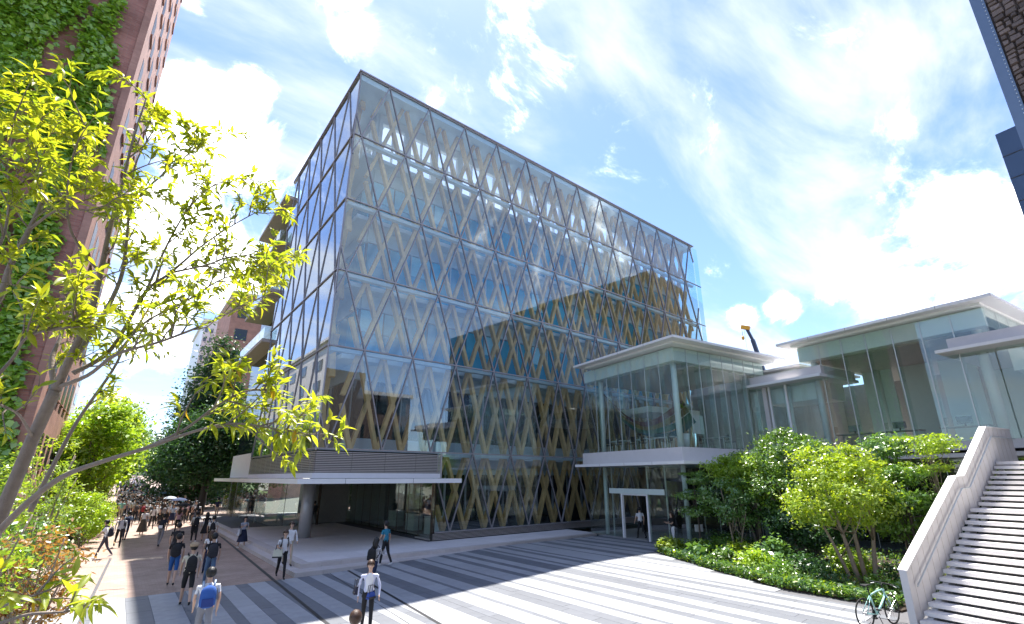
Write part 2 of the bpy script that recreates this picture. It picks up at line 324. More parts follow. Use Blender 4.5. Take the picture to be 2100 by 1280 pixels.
# stripes of stone running away from the camera, light and dark
DARK = [(-3.3, -2.6), (-1.7, -1.2), (-0.1, 0.12), (0.9, 1.5), (2.25, 2.55), (3.2, 3.5), (4.05, 4.45), (5.05, 5.6), (6.2, 6.65), (7.15, 7.4), (8.42, 9.05), (9.7, 9.86), (10.45, 11.2), (11.6, 11.74), (12.47, 12.8), (13.26, 13.58), (14.05, 14.79), (15.05, 15.27), (15.8, 16.16), (16.44, 16.69), (18.0, 18.15), (18.8, 19.4), (20.1, 20.3), (20.9, 21.5), (22.2, 22.45), (23.2, 23.7)]
bands = []; x = -4.5
for a, c in DARK:
    w = a - x; k = max(1, round(w / 0.62))
    for i in range(k): bands.append((x + w * i / k, x + w * (i + 1) / k, 0))
    k = max(1, round((c - a) / 0.42))
    for i in range(k): bands.append((a + (c - a) * i / k, a + (c - a) * (i + 1) / k, 1))
    x = c
bands.append((x, x + 0.6, 0)); bands.append((x + .6, x + 1.2, 0))
GARDEN = [(20.8, 15.2), (20.1, 14.2), (18.65, 11.4), (17.05, 7.8), (17.0, 5.6), (16.6, 4.6), (30, 2.4), (30.2, 13.9), (24.0, 15.2), (23.4, 15.2)]
def gedge(y): # west edge of the planting at a given depth
    pts = [(4.6, 16.6), (5.6, 17.0), (7.8, 17.05), (11.4, 18.65), (14.2, 20.1), (15.2, 20.8)]
    if y < 4.6 or y > 15.2: return 99
    for (a, p), (c, q) in zip(pts, pts[1:]):
        if a <= y <= c: return p + (q - p) * (y - a) / (c - a)
    return 99
tiles = []
for (x0, x1, dk) in bands:
    ln = random.choice((0.9, 1.2, 1.2)); y = 3.2 + random.random() * ln
    while y < 21.4:
        y1 = min(y + ln, 21.44); xc = (x0 + x1) / 2
        if x1 < gedge((y + y1) / 2) + 0.3 and not (xc > 15.0 and y < 4.4):
            d2 = xc * xc + (y + y1) ** 2 / 4
            ang = math.atan2(xc, (y + y1) / 2) - R(38.9)
            vis = abs(ang) < R(48) and d2 > 9.5 ** 2 / 1.0
            tiles.append((-(x1 - x0) * (y1 - y) / d2 ** 1.5 if vis else 0, x0, x1, y, y1, dk))
        y = y1
tiles.sort()
far = MB(); shared = {}
for i, (sc_, x0, x1, y0, y1, dk) in enumerate(tiles):
    g = 0.004; e = random.uniform(-0.0015, 0.0015)
    z = lambda x: gz(x) + 0.002 + e
    v = [(x0 + g, y0 + g, -0.02), (x1 - g, y0 + g, -0.02), (x1 - g, y1 - g, -0.02), (x0 + g, y1 - g, -0.02)]
    cxm, cym = (x0 + x1) / 2, (y0 + y1) / 2; z0 = gz(cxm)
    top = [(x0 + g, y0 + g, z(x0)), (x1 - g, y0 + g, z(x1)), (x1 - g, y1 - g, z(x1)), (x0 + g, y1 - g, z(x0))]
    bot = [(p[0], p[1], p[2] - 0.03) for p in top]
    F = [(4, 5, 6, 7), (0, 1, 5, 4), (1, 2, 6, 5), (2, 3, 7, 6), (3, 0, 4, 7)]
    if i < 300:
        m_ = MB().add([(p[0] - cxm, p[1] - cym, p[2] - z0) for p in bot + top], F)
        link('paver', m_.mesh('paver', 'paver_dark' if dk else 'paver_light'), plaza, loc=(cxm, cym, z0))
    else: far.add(bot + top, F, dk)
far.build('paver_field', ['paver_light_far', 'paver_dark_far'], plaza, kind='stuff')
# drain slots and access covers
def strip(name, p, q, w, m, par, h=0.006):
    d = (Vector(q) - Vector(p)).normalized(); n = Vector((-d.y, d.x)) * w / 2; N = 12
    V = []; 
    for i in range(N + 1):
        c = Vector(p).lerp(Vector(q), i / N)
        for s_ in (-1, 1):
            r = c + n * s_; V.append((r.x, r.y, gz(r.x, r.y) + h))
    return link(name, npmesh(name, np.array(V), np.array([(2 * i, 2 * i + 1, 2 * i + 3, 2 * i + 2) for i in range(N)]), m), par)
strip('drain_slot', (5.06, 13.6), (5.37, 21.44), 0.11, 'black_slot', plaza)
strip('drain_slot', (7.32, 11.5), (8.2, 21.4), 0.10, 'black_slot', plaza)
strip('drain_slot', (6.68, 11.5), (7.45, 21.4), 0.03, 'black_slot', plaza)
strip('drain_slot', (5.37, 21.48), (6.3, 44), 0.13, 'black_slot', path)
strip('drain_slot', (-0.2, 16), (0.45, 32), 0.10, 'mullion_side', path, 0.009)
for (a, c) in (((1.1, 32.2), (2.0, 32.2)), ((0.2, 23.4), (0.9, 23.2)), ((2.0, 27.0), (2.5, 26.9))):
    strip('access_cover', a, c, 0.06, 'black_slot', path)
# garden bed
gb = MB(); gb.prism([(x + (.22 if i < 6 else 0), y) for i, (x, y) in enumerate(GARDEN)], 0.1, 0.38); struct(gb.build('garden_bed', 'soil'))
# ------------------------------------------------------------------ raised platform in front of the glass building
plat = thing('platform', 'pale granite platform with two low steps under the glass building', 'platform', (0, 0, 0))
b = MB(); b.prism([(6.62, 22.42), (24.9, 22.42), (24.9, 25.3), (15.0, 25.6), (15.0, 46), (6.62, 56)], 0.0, 0.325); b.build('base', 'joint', plat)
y = 22.3
tl = []
def edge_blocks(x0, x1, fy, z0, z1, depth, L):
    n = round((x1 - x0) / L)
    for i in range(n):
        a = x0 + (x1 - x0) * i / n; c = x0 + (x1 - x0) * (i + 1) / n
        m_ = MB(); m_.box(a + .004, c - .004, fy, fy + depth, z0, z1); m_.build('step_block', 'granite_edge', plat)
edge_blocks(6.5, 24.6, 22.3, 0.02, 0.34, 0.35, 0.88)
edge_blocks(6.1, 17.2, 21.45, -0.05, 0.17, 0.86, 1.1)
for i in range(28):
    a = 21.45 + i * 1.15
    m_ = MB(); m_.box(6.1, 6.52, a + .86 + .004 if i == 0 else a + .004, a + 1.146, -0.05, 0.17); m_.build('step_block', 'granite_edge', plat)
    m_ = MB(); m_.box(6.5, 6.92, a + 1.21 if i == 0 else a + .006, a + 1.144, 0.06, 0.34)
    if i: m_.build('step_block', 'granite_edge', plat)
    else:
        m_ = MB(); m_.box(6.5, 6.92, 22.655, 22.6 + 0.95 - 0.95 + 0.05 + 0.0 + 0.0 + 0.0 + 0.0 + 0.0, 0.06, 0.34)
# platform paving slabs
for ix in range(9):
    for iy in range(20):
        x0 = 6.93 + ix * 0.9; y0 = 22.66 + iy * 0.9
        if x0 + 0.9 > 15.0 and y0 > 25.2: continue
        m_ = MB(); m_.box(x0 + .003, x0 + .897, y0 + .003, y0 + .897, 0.30, 0.34 + random.uniform(-.001, .001)); m_.build('slab', 'granite', plat)
for ix in range(11):
    for iy in range(3):
        x0 = 15.03 + ix * 0.9; y0 = 22.66 + iy * 0.9
        m_ = MB(); m_.box(x0 + .003, x0 + .897, y0 + .003, y0 + .897, 0.30, 0.34 + random.uniform(-.001, .001)); m_.build('slab', 'granite', plat)
# ------------------------------------------------------------------ main glass building
X0, Y0 = 7.52, 25.42; LR, LL = 38.6, 15.6
ZR = [28.95, 24.25, 19.66, 15.08, 10.62, 5.19, 0.78]
main = thing('glass_building', 'tall glass building with diamond metal grid and golden timber lattice behind', 'building', (X0, Y0, 0))
def off(row): return 1.986 if row % 2 == 0 else 0.486
def facade(L, rows, mapf, gmat, n_out, first_row_clip=None):
    """triangular panes and the diamond grid of mullions on one face; mapf(a, depth, z) -> local xyz"""
    for r in range(rows):
        zt, zb = ZR[r], ZR[r + 1]; ot, ob = off(r), off(r + 1)
        lo = 0.0
        if first_row_clip and r == 5: lo = first_row_clip
        cells = []
        for k in range(-2, int(L / 3) + 3):
            t = ot + 3 * k; u = ob + 3 * k
            d = 1.5 if ot > ob else -1.5
            cells.append([(t, zt), (t + 3, zt), (t + 1.5, zb)]); cells.append([(u, zb), (u + 3, zb), (u + 1.5, zt)])
        for c in cells:
            p = clip(c, 0, lo, True)
            if len(p) >= 3: p = clip(p, 0, L, False)
            if len(p) < 3: continue
            # drop repeated points
            q = []
            for pt in p:
                if not q or math.hypot(pt[0] - q[-1][0], pt[1] - q[-1][1]) > 0.02: q.append(pt)
            if len(q) > 2 and math.hypot(q[0][0] - q[-1][0], q[0][1] - q[-1][1]) < 0.02: q.pop()
            if len(q) < 3: continue
            q = inset(q, 0.03)
            if not q: continue
            tx, tz = random.uniform(-.0022, .0022), random.uniform(-.0022, .0022); n = len(q)
            ca = sum(pt[0] for pt in q) / n; cz = sum(pt[1] for pt in q) / n
            V = [mapf(pt[0], (pt[0] - ca) * tx + (pt[1] - cz) * tz, pt[1]) for pt in q] + [mapf(pt[0], 0.022 + (pt[0] - ca) * tx + (pt[1] - cz) * tz, pt[1]) for pt in q]
            m_ = MB().add(V, [tuple(range(n))])
            m_.f += [tuple(range(2 * n - 1, n - 1, -1))] + [(i, (i + 1) % n, n + (i + 1) % n, n + i) for i in range(n)]; m_.m += [1] * (n + 1)
            m_.build('pane', [gmat, 'pane_back'], main)
    # horizontal rails
    for r in range(rows + 1):
        lo = first_row_clip if (first_row_clip and r == 6) else 0.0
        m_ = MB(); h = 0.075 if r else 0.12
        p0 = mapf(lo, -0.02, ZR[r]); p1 = mapf(L, -0.02, ZR[r]); m_.beam(p0, p1, h, 0.10, n_out); m_.build('rail', 'mullion_metal', main)
    # zig-zag diagonals as long members
    for sgn in (1, -1):
        for k in range(-8, int(L / 3) + 8):
            pts = [(off(0) + 3 * k + sgn * 1.5 * r, ZR[r]) for r in range(rows + 1)]
            m_ = MB(); dp = -0.015 if sgn > 0 else -0.018; any_ = False
            for r in range(rows):
                (a, z0), (c, z1) = pts[r], pts[r + 1]
                lo = first_row_clip if (first_row_clip and r == 5) else 0.0
                if max(a, c) <= lo or min(a, c) >= L: continue
                if a < lo: z0 = z0 + (z1 - z0) * (lo - a) / (c - a); a = lo
                if a > L: z0 = z0 + (z1 - z0) * (L - a) / (c - a); a = L
                if c < lo: z1 = z0 + (z1 - z0) * (lo - a) / (c - a); c = lo
                if c > L: z1 = z0 + (z1 - z0) * (L - a) / (c - a); c = L
                if math.hypot(a - c, z0 - z1) < 0.1: continue
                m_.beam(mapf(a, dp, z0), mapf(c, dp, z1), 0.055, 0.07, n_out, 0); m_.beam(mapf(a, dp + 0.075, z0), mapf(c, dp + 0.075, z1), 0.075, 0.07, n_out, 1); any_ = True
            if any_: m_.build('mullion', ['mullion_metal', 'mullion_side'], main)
def lattice(L, mapf, n_out, depth, rows, amin, low_clip=0.0, zt=28.45):
    """timber bracing: two families of slanting beams at half the pitch of the glass grid"""
    for sgn in (1, -1):
        for k in range(-14, int(L / 1.5) + 14):
            m_ = MB(); any_ = False
            for r in range(rows):
                a = off(0) + 1.5 * k + sgn * 1.5 * r; c = a + sgn * 1.5; z0, z1 = ZR[r], ZR[r + 1]
                lo = max(amin, low_clip if r == 5 else amin)
                if r == 0: t = (z0 - zt) / (z0 - z1); a, z0 = a + (c - a) * t, zt
                if max(a, c) <= lo or min(a, c) >= L: continue
                A, Bz, Cc, Dz = a, z0, c, z1
                if A < lo: Bz += (Dz - Bz) * (lo - A) / (Cc - A); A = lo
                if A > L: Bz += (Dz - Bz) * (L - A) / (Cc - A); A = L
                if Cc < lo: Dz = Bz + (Dz - Bz) * (lo - A) / (Cc - A); Cc = lo
                if Cc > L: Dz = Bz + (Dz - Bz) * (L - A) / (Cc - A); Cc = L
                if math.hypot(A - Cc, Bz - Dz) < 0.25: continue
                e = 0.0 if sgn > 0 else 0.006
                m_.beam(mapf(A, depth + e, Bz), mapf(Cc, depth + e, Dz), 0.21, 0.32 + e, n_out); any_ = True
            if any_: m_.build('timber_brace', 'timber', main)
mr_ = lambda a, d, z: (a, d, z)
ml_ = lambda a, d, z: (d, a, z)
facade(LR, 6, mr_, 'facade_glass', (0, -1, 0), 7.0)
facade(LL, 5, ml_, 'side_glass', (-1, 0, 0))
lattice(LR - 0.4, mr_, (0, -1, 0), 0.85, 6, 1.3, 7.5)
lattice(LL - 0.4, ml_, (-1, 0, 0), 0.85, 5, 1.6)
# corner post, copings
m_ = MB(); m_.beam((0, 0, 5.1), (0, 0, 29.0), 0.07, 0.07, (1, 1, 0)); m_.build('corner_post', 'mullion_metal', main)
m_ = MB(); m_.box(-0.12, LR + 0.2, -0.13, 0.16, 28.99, 29.09); m_.box(-0.12, 0.17, 0.162, LL, 28.985, 29.085); m_.build('coping', 'mullion_metal', main)
# top soffit slab round the edge, core, floor decks
m_ = MB(); m_.box(0.06, LR - 0.05, 0.06, 3.1, 28.5, 28.97); m_.build('roof_edge', 'spandrel', main)
m_ = MB(); m_.box(0.06, 3.1, 3.11, LL - .05, 28.5, 28.97); m_.build('roof_edge', 'spandrel', main)
m_ = MB(); m_.box(2.3, LR - 0.6, 2.3, 30, 5.0, 24.2); m_.box(8.6, LR - 0.6, 10.5, 30, 0.3, 4.99); m_.build('core', 'core', main)
for r in range(1, 6):
    m_ = MB(); z = ZR[r]
    m_.box(0.2, LR - 0.2, 0.2, 0.52, z - 0.22, z - 0.02); m_.box(0.18, 0.5, 0.53, LL - 0.2, z - 0.22, z - 0.02)
    m_.box(1.15, LR - 0.7, 1.25, 2.28, z - 0.30, z - 0.03); m_.box(1.15, 2.28, 2.285, LL - .2, z - 0.29, z - 0.03); m_.build('floor_deck', 'spandrel', main)
# inner curtain wall: spandrels, windows with blinds
WN = {}
def winmesh(w, h, kind):
    key = (round(w, 2), round(h, 2), kind)
    if key not in WN:
        q = MB()
        if kind == 'dark': q.box(-w / 2, w / 2, -0.03, 0.03, 0, h, 0); WN[key] = q.mesh('window', ['inner_glass_dark'])
        elif kind == 'blue': q.box(-w / 2, w / 2, -0.03, 0.03, 0, h, 0); WN[key] = q.mesh('window', ['inner_glass'])
        else:
            q.box(-w / 2, w / 2, -0.03, 0.03, 0, h * 0.55, 0); q.box(-w / 2, w / 2, -0.028, 0.03, h * 0.56, h, 1); WN[key] = q.mesh('window', ['inner_glass', 'blind'])
    return WN[key]
def inner(L, a0, axis, rows):
    for r in range(1, rows):
        zt, zb = ZR[r] - 0.30, ZR[r + 1]; sp = 0.95
        m_ = MB(); A, Bz, Cc, Dz = a0, zt - sp, L, zt
        if axis == 0: m_.box(A, Cc, 2.12, 2.29, Bz, Dz)
        else: m_.box(2.12, 2.29, A, Cc, Bz, Dz)
        m_.build('spandrel', 'spandrel', main)
        h = zt - sp - zb - 0.06; n = int((L - a0) / 1.5); w = (L - a0) / n
        for i in range(n):
            ac = a0 + w * (i + .5)
            kind = 'dark' if r == 4 else random.choice(('blue', 'blue', 'blue', 'blind'))
            me = winmesh(w - 0.10, h - (0.75 if r == 4 else 0), kind); zz = zb + (0.75 if r == 4 else 0.0)
            if axis == 0: link('window', me, main, loc=(ac, 2.2, zz))
            else: link('window', me, main, loc=(2.2, ac, zz), rot=(0, 0, R(90)))
            f = MB()
            if axis == 0: f.box(ac + w / 2 - .035, ac + w / 2 + .035, 2.05, 2.18, zb, zt - sp)
            else: f.box(2.05, 2.18, ac + w / 2 - .035, ac + w / 2 + .035, zb, zt - sp)
            if i < n - 1 and i % 2: f.build('window_post', 'inner_frame', main)
inner(LR - 0.6, 2.3, 0, 5); inner(LL - 0.2, 2.3, 1, 5)
m_ = MB(); m_.box(2.0, LR - .6, 2.0, 2.29, 5.1, 5.95); m_.build('sill_wall', 'spandrel', main)
# roof terrace screen with square openings (sky behind)
for (ax, L) in ((0, LR - 0.6), (1, LL - .2)):
    m_ = MB(); a0 = 2.3
    def bx(a, c, z0, z1):
        if ax == 0: m_.box(a, c, 2.12, 2.42, z0, z1)
        else: m_.box(2.12, 2.42, a, c, z0, z1)
    bx(a0, L, 24.22, 24.75); bx(a0, L, 27.8, 28.48); n = int((L - a0) / 2.2); w = (L - a0) / n
    for i in range(n + 1):
        c = a0 + w * i; bx(max(a0, c - .26), min(L, c + .26), 24.752, 27.798)
        if i < n:
            bx(c + w * .5 - .03, c + w * .5 + .03, 24.753, 27.797); bx(c + .262, c + w * .5 - .032, 26.2, 26.27); bx(c + w * .5 + .032, c + w - .262, 26.2, 26.27)
    m_.build('terrace_screen', 'inner_frame', main)
# glass return at the far end of the long face
for r in range(6):
    m_ = MB(); m_.box(LR + 0.1, LR + 0.95, -0.01, 0.012, ZR[r + 1] + .08, ZR[r] - .08); m_.build('end_glass', 'fin_glass', main)
m_ = MB(); m_.box(LR + .0, LR + 0.09, 0.1, 12, 0.3, 28.9); m_.build('end_wall', 'fin_glass', main)
for r in range(1, 6):
    m_ = MB(); m_.beam((LR, 0, ZR[r]), (LR + .98, 0, ZR[r]), 0.06, 0.1, (0, -1, 0)); m_.build('bracket', 'mullion_side', main)
# base louvre strip under the glass
m_ = MB(); m_.box(6.95, LR, 0.05, 0.4, 0.34, 0.72); m_.build('base_wall', 'louver_dark', main)
for i in range(5):
    m_ = MB(); z = 0.39 + i * 0.07; m_.box(6.9, LR, -0.02, 0.05, z, z + 0.035); m_.build('base_slat', 'louver_metal', main)
m_ = MB(); m_.box(6.93, LR, 0.42, 2.2, 0.34, 0.42); m_.build('base_floor', 'mid_interior', main)
# ground floor inside the long face
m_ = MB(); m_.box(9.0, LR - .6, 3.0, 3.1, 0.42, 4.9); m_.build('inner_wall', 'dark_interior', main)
for i in range(18):
    m_ = MB(); m_.box(9.2 + i * 1.6, 9.28 + i * 1.6, 2.8, 2.95, 0.42, 4.0); m_.build('window_post', 'inner_frame', main)
m_ = MB(); m_.box(8.8, LR - .6, 2.2, 2.4, 3.95, 5.0); m_.build('spandrel', 'spandrel', main)
# louvre band and canopy over the corner entrance
m_ = MB(); m_.box(0.06, 7.0, 0.06, 0.3, 3.74, 5.12); m_.box(0.06, 0.3, 0.301, LL, 3.74, 5.12); m_.build('louver_back', 'louver_dark', main)
for i in range(12):
    z = 4.03 + i * 0.088
    m_ = MB(); m_.box(0.0, 7.18, -0.02, 0.06, z, z + 0.05); m_.build('louver_slat', 'louver_metal', main)
    m_ = MB(); m_.box(-0.02, 0.058, 0.062, LL, z, z + 0.05); m_.build('louver_slat', 'louver_metal', main)
for a in (0.01, 1.86, 3.7, 5.55):
    m_ = MB(); m_.box(a, a + .012, -0.024, -0.02, 4.02, 5.08); m_.build('louver_joint', 'louver_dark', main)
for i in range(11):
    m_ = MB(); m_.box(-0.03, -0.02, 1.4 * i + .7, 1.4 * i + .73, 4.02, 5.08); m_.build('louver_joint', 'louver_metal', main)
m_ = MB(); m_.box(-0.03, 7.2, -0.03, 0.062, 3.74, 4.0); m_.box(-0.03, 0.06, 0.064, LL, 3.74, 4.0); m_.build('fascia', 'concrete_pale', main)
m_ = MB(); m_.box(7.18, 7.28, -0.04, 0.3, 3.74, 5.14); m_.build('louver_end', 'louver_metal', main)
m_ = MB(); m_.box(-0.02, 0.12, LL + .02, 23.2, 3.76, 5.55); m_.build('beige_panel', 'concrete_pale', main)
cnp = [(-0.95, -0.95), (8.1, -0.95), (8.1, 0.0), (0.0, 0.0), (0.0, 24.8), (-0.95, 24.8)]
m_ = MB(); m_.prism(cnp, 3.48, 3.72); m_.build('canopy', 'white_panel', main)
m_ = MB(); m_.prism([(0.01, 0.01), (7.6, 0.01), (7.6, 15), (0.01, 24.5)], 3.50, 3.6); m_.build('ceiling', 'mid_interior', main)
for a in (1.3, 5.0): 
    m_ = MB(); m_.box(a, a + .012, -0.956, -0.94, 3.47, 3.725); m_.build('canopy_joint', 'louver_dark', main)
m_ = MB(); m_.lathe([(0.36, 0.34), (0.36, 3.5)], 28, (1.75, 6.3, 0)); m_.build('column', 'column_grey', main, smooth=True)
# vestibule glass (far left) and lobby glass (right)
def gp(p, q, z0, z1, name, gm, par, th=0.03):
    m_ = MB(); m_.beam((p[0], p[1], (z0 + z1) / 2), (q[0], q[1], (z0 + z1) / 2), z1 - z0, th, (-(q[1] - p[1]), q[0] - p[0], 0)); return m_.build(name, gm, par)
def wallglass(p, q, z0, z1, n, gm, par, post='fin_metal', pw=0.03):
    p = Vector(p); q = Vector(q); t = (q - p).normalized()
    for i in range(n):
        a = p.lerp(q, i / n) + t * .012; c = p.lerp(q, (i + 1) / n) - t * .012; gp(a, c, z0, z1, 'glass_pane', gm, par)
        if post and i:
            m_ = MB(); e = p.lerp(q, i / n); m_.box(e.x - pw / 2, e.x + pw / 2, e.y - pw / 2, e.y + pw / 2, z0, z1); m_.build('glass_fin', post, par)
wallglass((1.4, 15.3), (1.4, 34.0), 0.36, 3.5, 6, 'lobby_glass', main)
wallglass((1.42, 15.28), (3.6, 13.7), 0.36, 3.5, 2, 'lobby_glass', main, 'bronze')
wallglass((7.05, 0.5), (7.75, 15.6), 0.36, 3.5, 9, 'lobby_glass', main, 'bronze')
m_ = MB(); m_.box(6.98, 7.1, 0.2, 0.5, 0.34, 3.5); m_.build('door_post', 'bronze', main)
m_ = MB(); m_.box(4.9, 5.05, 14.4, 14.6, 0.34, 3.5); m_.box(3.55, 3.7, 13.6, 13.8, 0.34, 3.5); m_.build('door_post', 'bronze', main)
wallglass((6.95, 0.08), (7.0, 0.5), 0.75, 5.1, 1, 'clear_glass', main, None)
m_ = MB(); m_.box(3.8, 7.6, 15.6, 15.7, 0.34, 3.5); m_.build('back_wall', 'mid_interior', main)
m_ = MB(); m_.box(7.8, 16, 0.6, 24, 0.33, 0.40); m_.box(2.0, 7.7, 15.8, 30, .33, .36); m_.build('lobby_floor', 'mid_interior', main)
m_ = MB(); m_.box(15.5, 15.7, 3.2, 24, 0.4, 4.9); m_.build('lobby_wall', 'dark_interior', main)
# the plainer part behind with balconies
m_ = MB(); m_.box(1.6, 20, LL + .1, 30, 3.8, 27.6); m_.build('rear_wall', 'inner_glass_dark', main)
for z in (27.75, 23.3, 18.85, 14.5):
    bal = MB(); bal.box(-0.55, 6.0, LL + .15, 26.2, z - .28, z); bo = bal.build('balcony', 'concrete', main)
    wallglass((-0.45, LL + .2), (-0.45, 26.1), z, z + 1.0, 6, 'clear_glass', bo, None)
    gp((-0.45, LL + .18), (1.5, LL + .18), z, z + 1.0, 'glass_pane', 'clear_glass', bo)
m_ = MB(); m_.box(0.7, 1.58, LL + 1, 26, 5.6, 14.2); m_.build('stair_glazing', 'inner_glass_dark', main)
# ------------------------------------------------------------------ pavilion wing (second grid, turned 8.3 degrees)
AW = R(8.3); UX, UY = math.cos(AW), -math.sin(AW); VX, VY = math.sin(AW), math.cos(AW)
def W(u, v): return (u * UX + v * VX, u * UY + v * VY)
pav = thing('glass_pavilion', 'two storey glass pavilion with flat white roof beside the timber lattice', 'pavilion', (*W(21, 18), 0), -AW)
DU, DV = 8.6, 8.6
G = 0.34
def roofslab(name, x0, x1, y0, y1, z, par, th=0.26, lip=0.14):
    r = MB(); v = [(x0, y0, z - lip), (x1, y0, z - lip), (x1, y1, z - lip), (x0, y1, z - lip), (x0, y0, z), (x1, y0, z), (x1, y1, z), (x0, y1, z)]
    r.add(v, [(4, 5, 6, 7), (0, 1, 5, 4), (1, 2, 6, 5), (2, 3, 7, 6), (3, 0, 4, 7), (0, 3, 2, 1)], 0)
    r.box(x0 + .55, x1 - .55, y0 + .55, y1 - .55, z - th, z - lip - .004, 1)
    return r.build(name, ['white_panel', 'white_soffit'], par)
roofslab('roof', -1.0, DU + 1.2, -0.95, DV - .6, 11.3, pav)
m_ = MB(); m_.box(0.1, DU, 0.1, DV - .4, 10.2, 10.98); m_.build('ceiling', 'white_soffit', pav)
m_ = MB(); m_.box(0.5, DU, 0.5, DV - .4, 10.14, 10.19); m_.build('ceiling_panel', 'concrete_pale', pav)
m_ = MB(); m_.box(0, DU, 0, DV, 4.62, 5.36); m_.build('floor_band', 'concrete_pale', pav)
m_ = MB(); m_.box(-1.0, DU, -0.9, DV - .4, 4.44, 4.6); m_.build('canopy', 'white_panel', pav)
for (z0, z1, gm, n1_, n2_) in ((5.38, 10.97, 'green_glass', 7, 8), (0.36, 4.43, 'clear_glass', 0, 0)):
    if n1_:
        wallglass((0.04, DV - .5), (0.04, 0.03), z0, z1, n1_, gm, pav, 'fin_metal', .035); wallglass((0.06, 0.04), (DU, 0.04), z0, z1, n2_, gm, pav, 'fin_metal', .035)
        for i in range(1, n1_):
            m_ = MB(); yy = (DV - .5) + (0.03 - DV + .5) * i / n1_; m_.box(0.09, 0.42, yy - .012, yy + .012, z0, z1 - .7); m_.build('glass_rib', 'green_glass', pav)
        for i in range(1, n2_):
            m_ = MB(); xx = .06 + (DU - .06) * i / n2_; m_.box(xx - .012, xx + .012, .09, .42, z0, z1 - .7); m_.build('glass_rib', 'green_glass', pav)
for (x_, y_) in ((0.55, DV - 1.6), (0.62, 0.6), (7.4, 0.7)):
    m_ = MB(); m_.lathe([(0.17, 5.37), (0.17, 10.2)], 18, (x_, y_, 0)); m_.build('column', 'column_white', pav, smooth=True)
for (x_, y_) in ((0.45, DV - 1.7), (0.5, 0.5), (7.4, 0.6)):
    m_ = MB(); m_.lathe([(0.13, G), (0.13, 4.44)], 16, (x_, y_, 0)); m_.build('column', 'column_white', pav, smooth=True)
# ground storey glazing with door opening
seg = [(DV - .5, 5.9, 1), (5.88, 5.02, 1), (2.86, 1.5, 1), (1.48, 0.05, 1)]
for a, c, n in seg: wallglass((0.05, a), (0.05, c), 0.36, 4.43, n, 'clear_glass', pav, None)
wallglass((0.07, 0.05), (DU, 0.05), 0.36, 4.43, 7, 'clear_glass', pav, 'fin_metal')
gp((0.05, 5.0), (0.05, 2.88), 3.15, 4.43, 'glass_pane', 'clear_glass', pav)
m_ = MB(); m_.box(-0.06, 0.02, 1.5, 6.0, 2.84, 3.14); m_.build('door_beam', 'frosted', pav)
m_ = MB(); m_.box(0.0, 0.14, 4.93, 5.05, G, 2.84); m_.box(0.0, 0.14, 2.83, 2.95, G, 2.84); m_.box(0.0, .14, 2.951, 4.929, 2.76, 2.838); m_.build('door_frame', 'white_panel', pav)
for y_ in (5.9, 2.86, 1.49):
    m_ = MB(); m_.box(0.09, 0.16, y_ - .03, y_ + .03, G, 4.43); m_.build('glass_fin', 'fin_metal', pav)
m_ = MB(); m_.box(1.2, DU, 0.05 + .2, 1.0, 2.9, 3.1); m_.build('inner_beam', 'frosted', pav)
m_ = MB(); m_.box(0.1, DU, 0.1, DV, 0.30, 0.35); m_.build('ground_floor', 'mid_interior', pav)
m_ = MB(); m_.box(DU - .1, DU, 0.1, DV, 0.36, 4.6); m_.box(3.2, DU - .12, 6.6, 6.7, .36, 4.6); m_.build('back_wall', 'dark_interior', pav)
m_ = MB(); m_.box(DU + 3, DU + 3.1, 0.5, DV - .2, 5.37, 10.9); m_.build('far_wall', 'mid_interior', pav)
m_ = MB(); m_.box(DU + .01, DU + 3, 0.1, DV, 5.1, 5.36); m_.build('inner_floor', 'mid_interior', pav)
m_ = MB(); m_.box(3.4, DU, 5.4, DV - .4, 8.1, 8.5); m_.build('mezzanine', 'white_soffit', pav)
# garden wing
wing = thing('garden_wing', 'long low glass wing with stepped white roofs behind the garden trees', 'building', (*W(28.3, 0), 0), -AW)
m_ = MB(); m_.box(-0.15, 14, 1.0, 18.0, 4.95, 5.32); m_.build('floor_slab', 'concrete_pale', wing)
m_ = MB(); m_.box(-0.6, 14, 1.0, 17.9, 4.62, 4.8); m_.build('canopy', 'concrete_pale', wing)
wallglass((0.35, 17.9), (0.35, 1.0), 0.42, 4.6, 10, 'green_glass', wing, 'fin_metal')
m_ = MB(); m_.box(4, 4.1, 1, 18, .3, 4.9); m_.build('lower_wall', 'dark_interior', wing)
roofslab('roof', -0.9, 12, 6.0, 15.7, 11.45, wing)
m_ = MB(); m_.box(0.05, 12, 6.65, 15.0, 10.3, 11.15); m_.build('ceiling', 'white_soffit', wing)
m_ = MB(); m_.box(0.6, 11, 7.2, 14.5, 10.22, 10.29); m_.build('ceiling_panel', 'concrete', wing)
wallglass((0.0, 15.0), (0.0, 6.6), 5.34, 11.14, 7, 'green_glass', wing, 'fin_metal', .04)
wallglass((0.02, 6.58), (9, 6.58), 9.9, 11.14, 6, 'green_glass', wing, 'fin_metal')
for i in range(1, 7):
    m_ = MB(); yy = 15 - 8.4 * i / 7; m_.box(0.05, 0.45, yy - .015, yy + .015, 5.34, 10.2); m_.build('glass_rib', 'green_glass', wing)
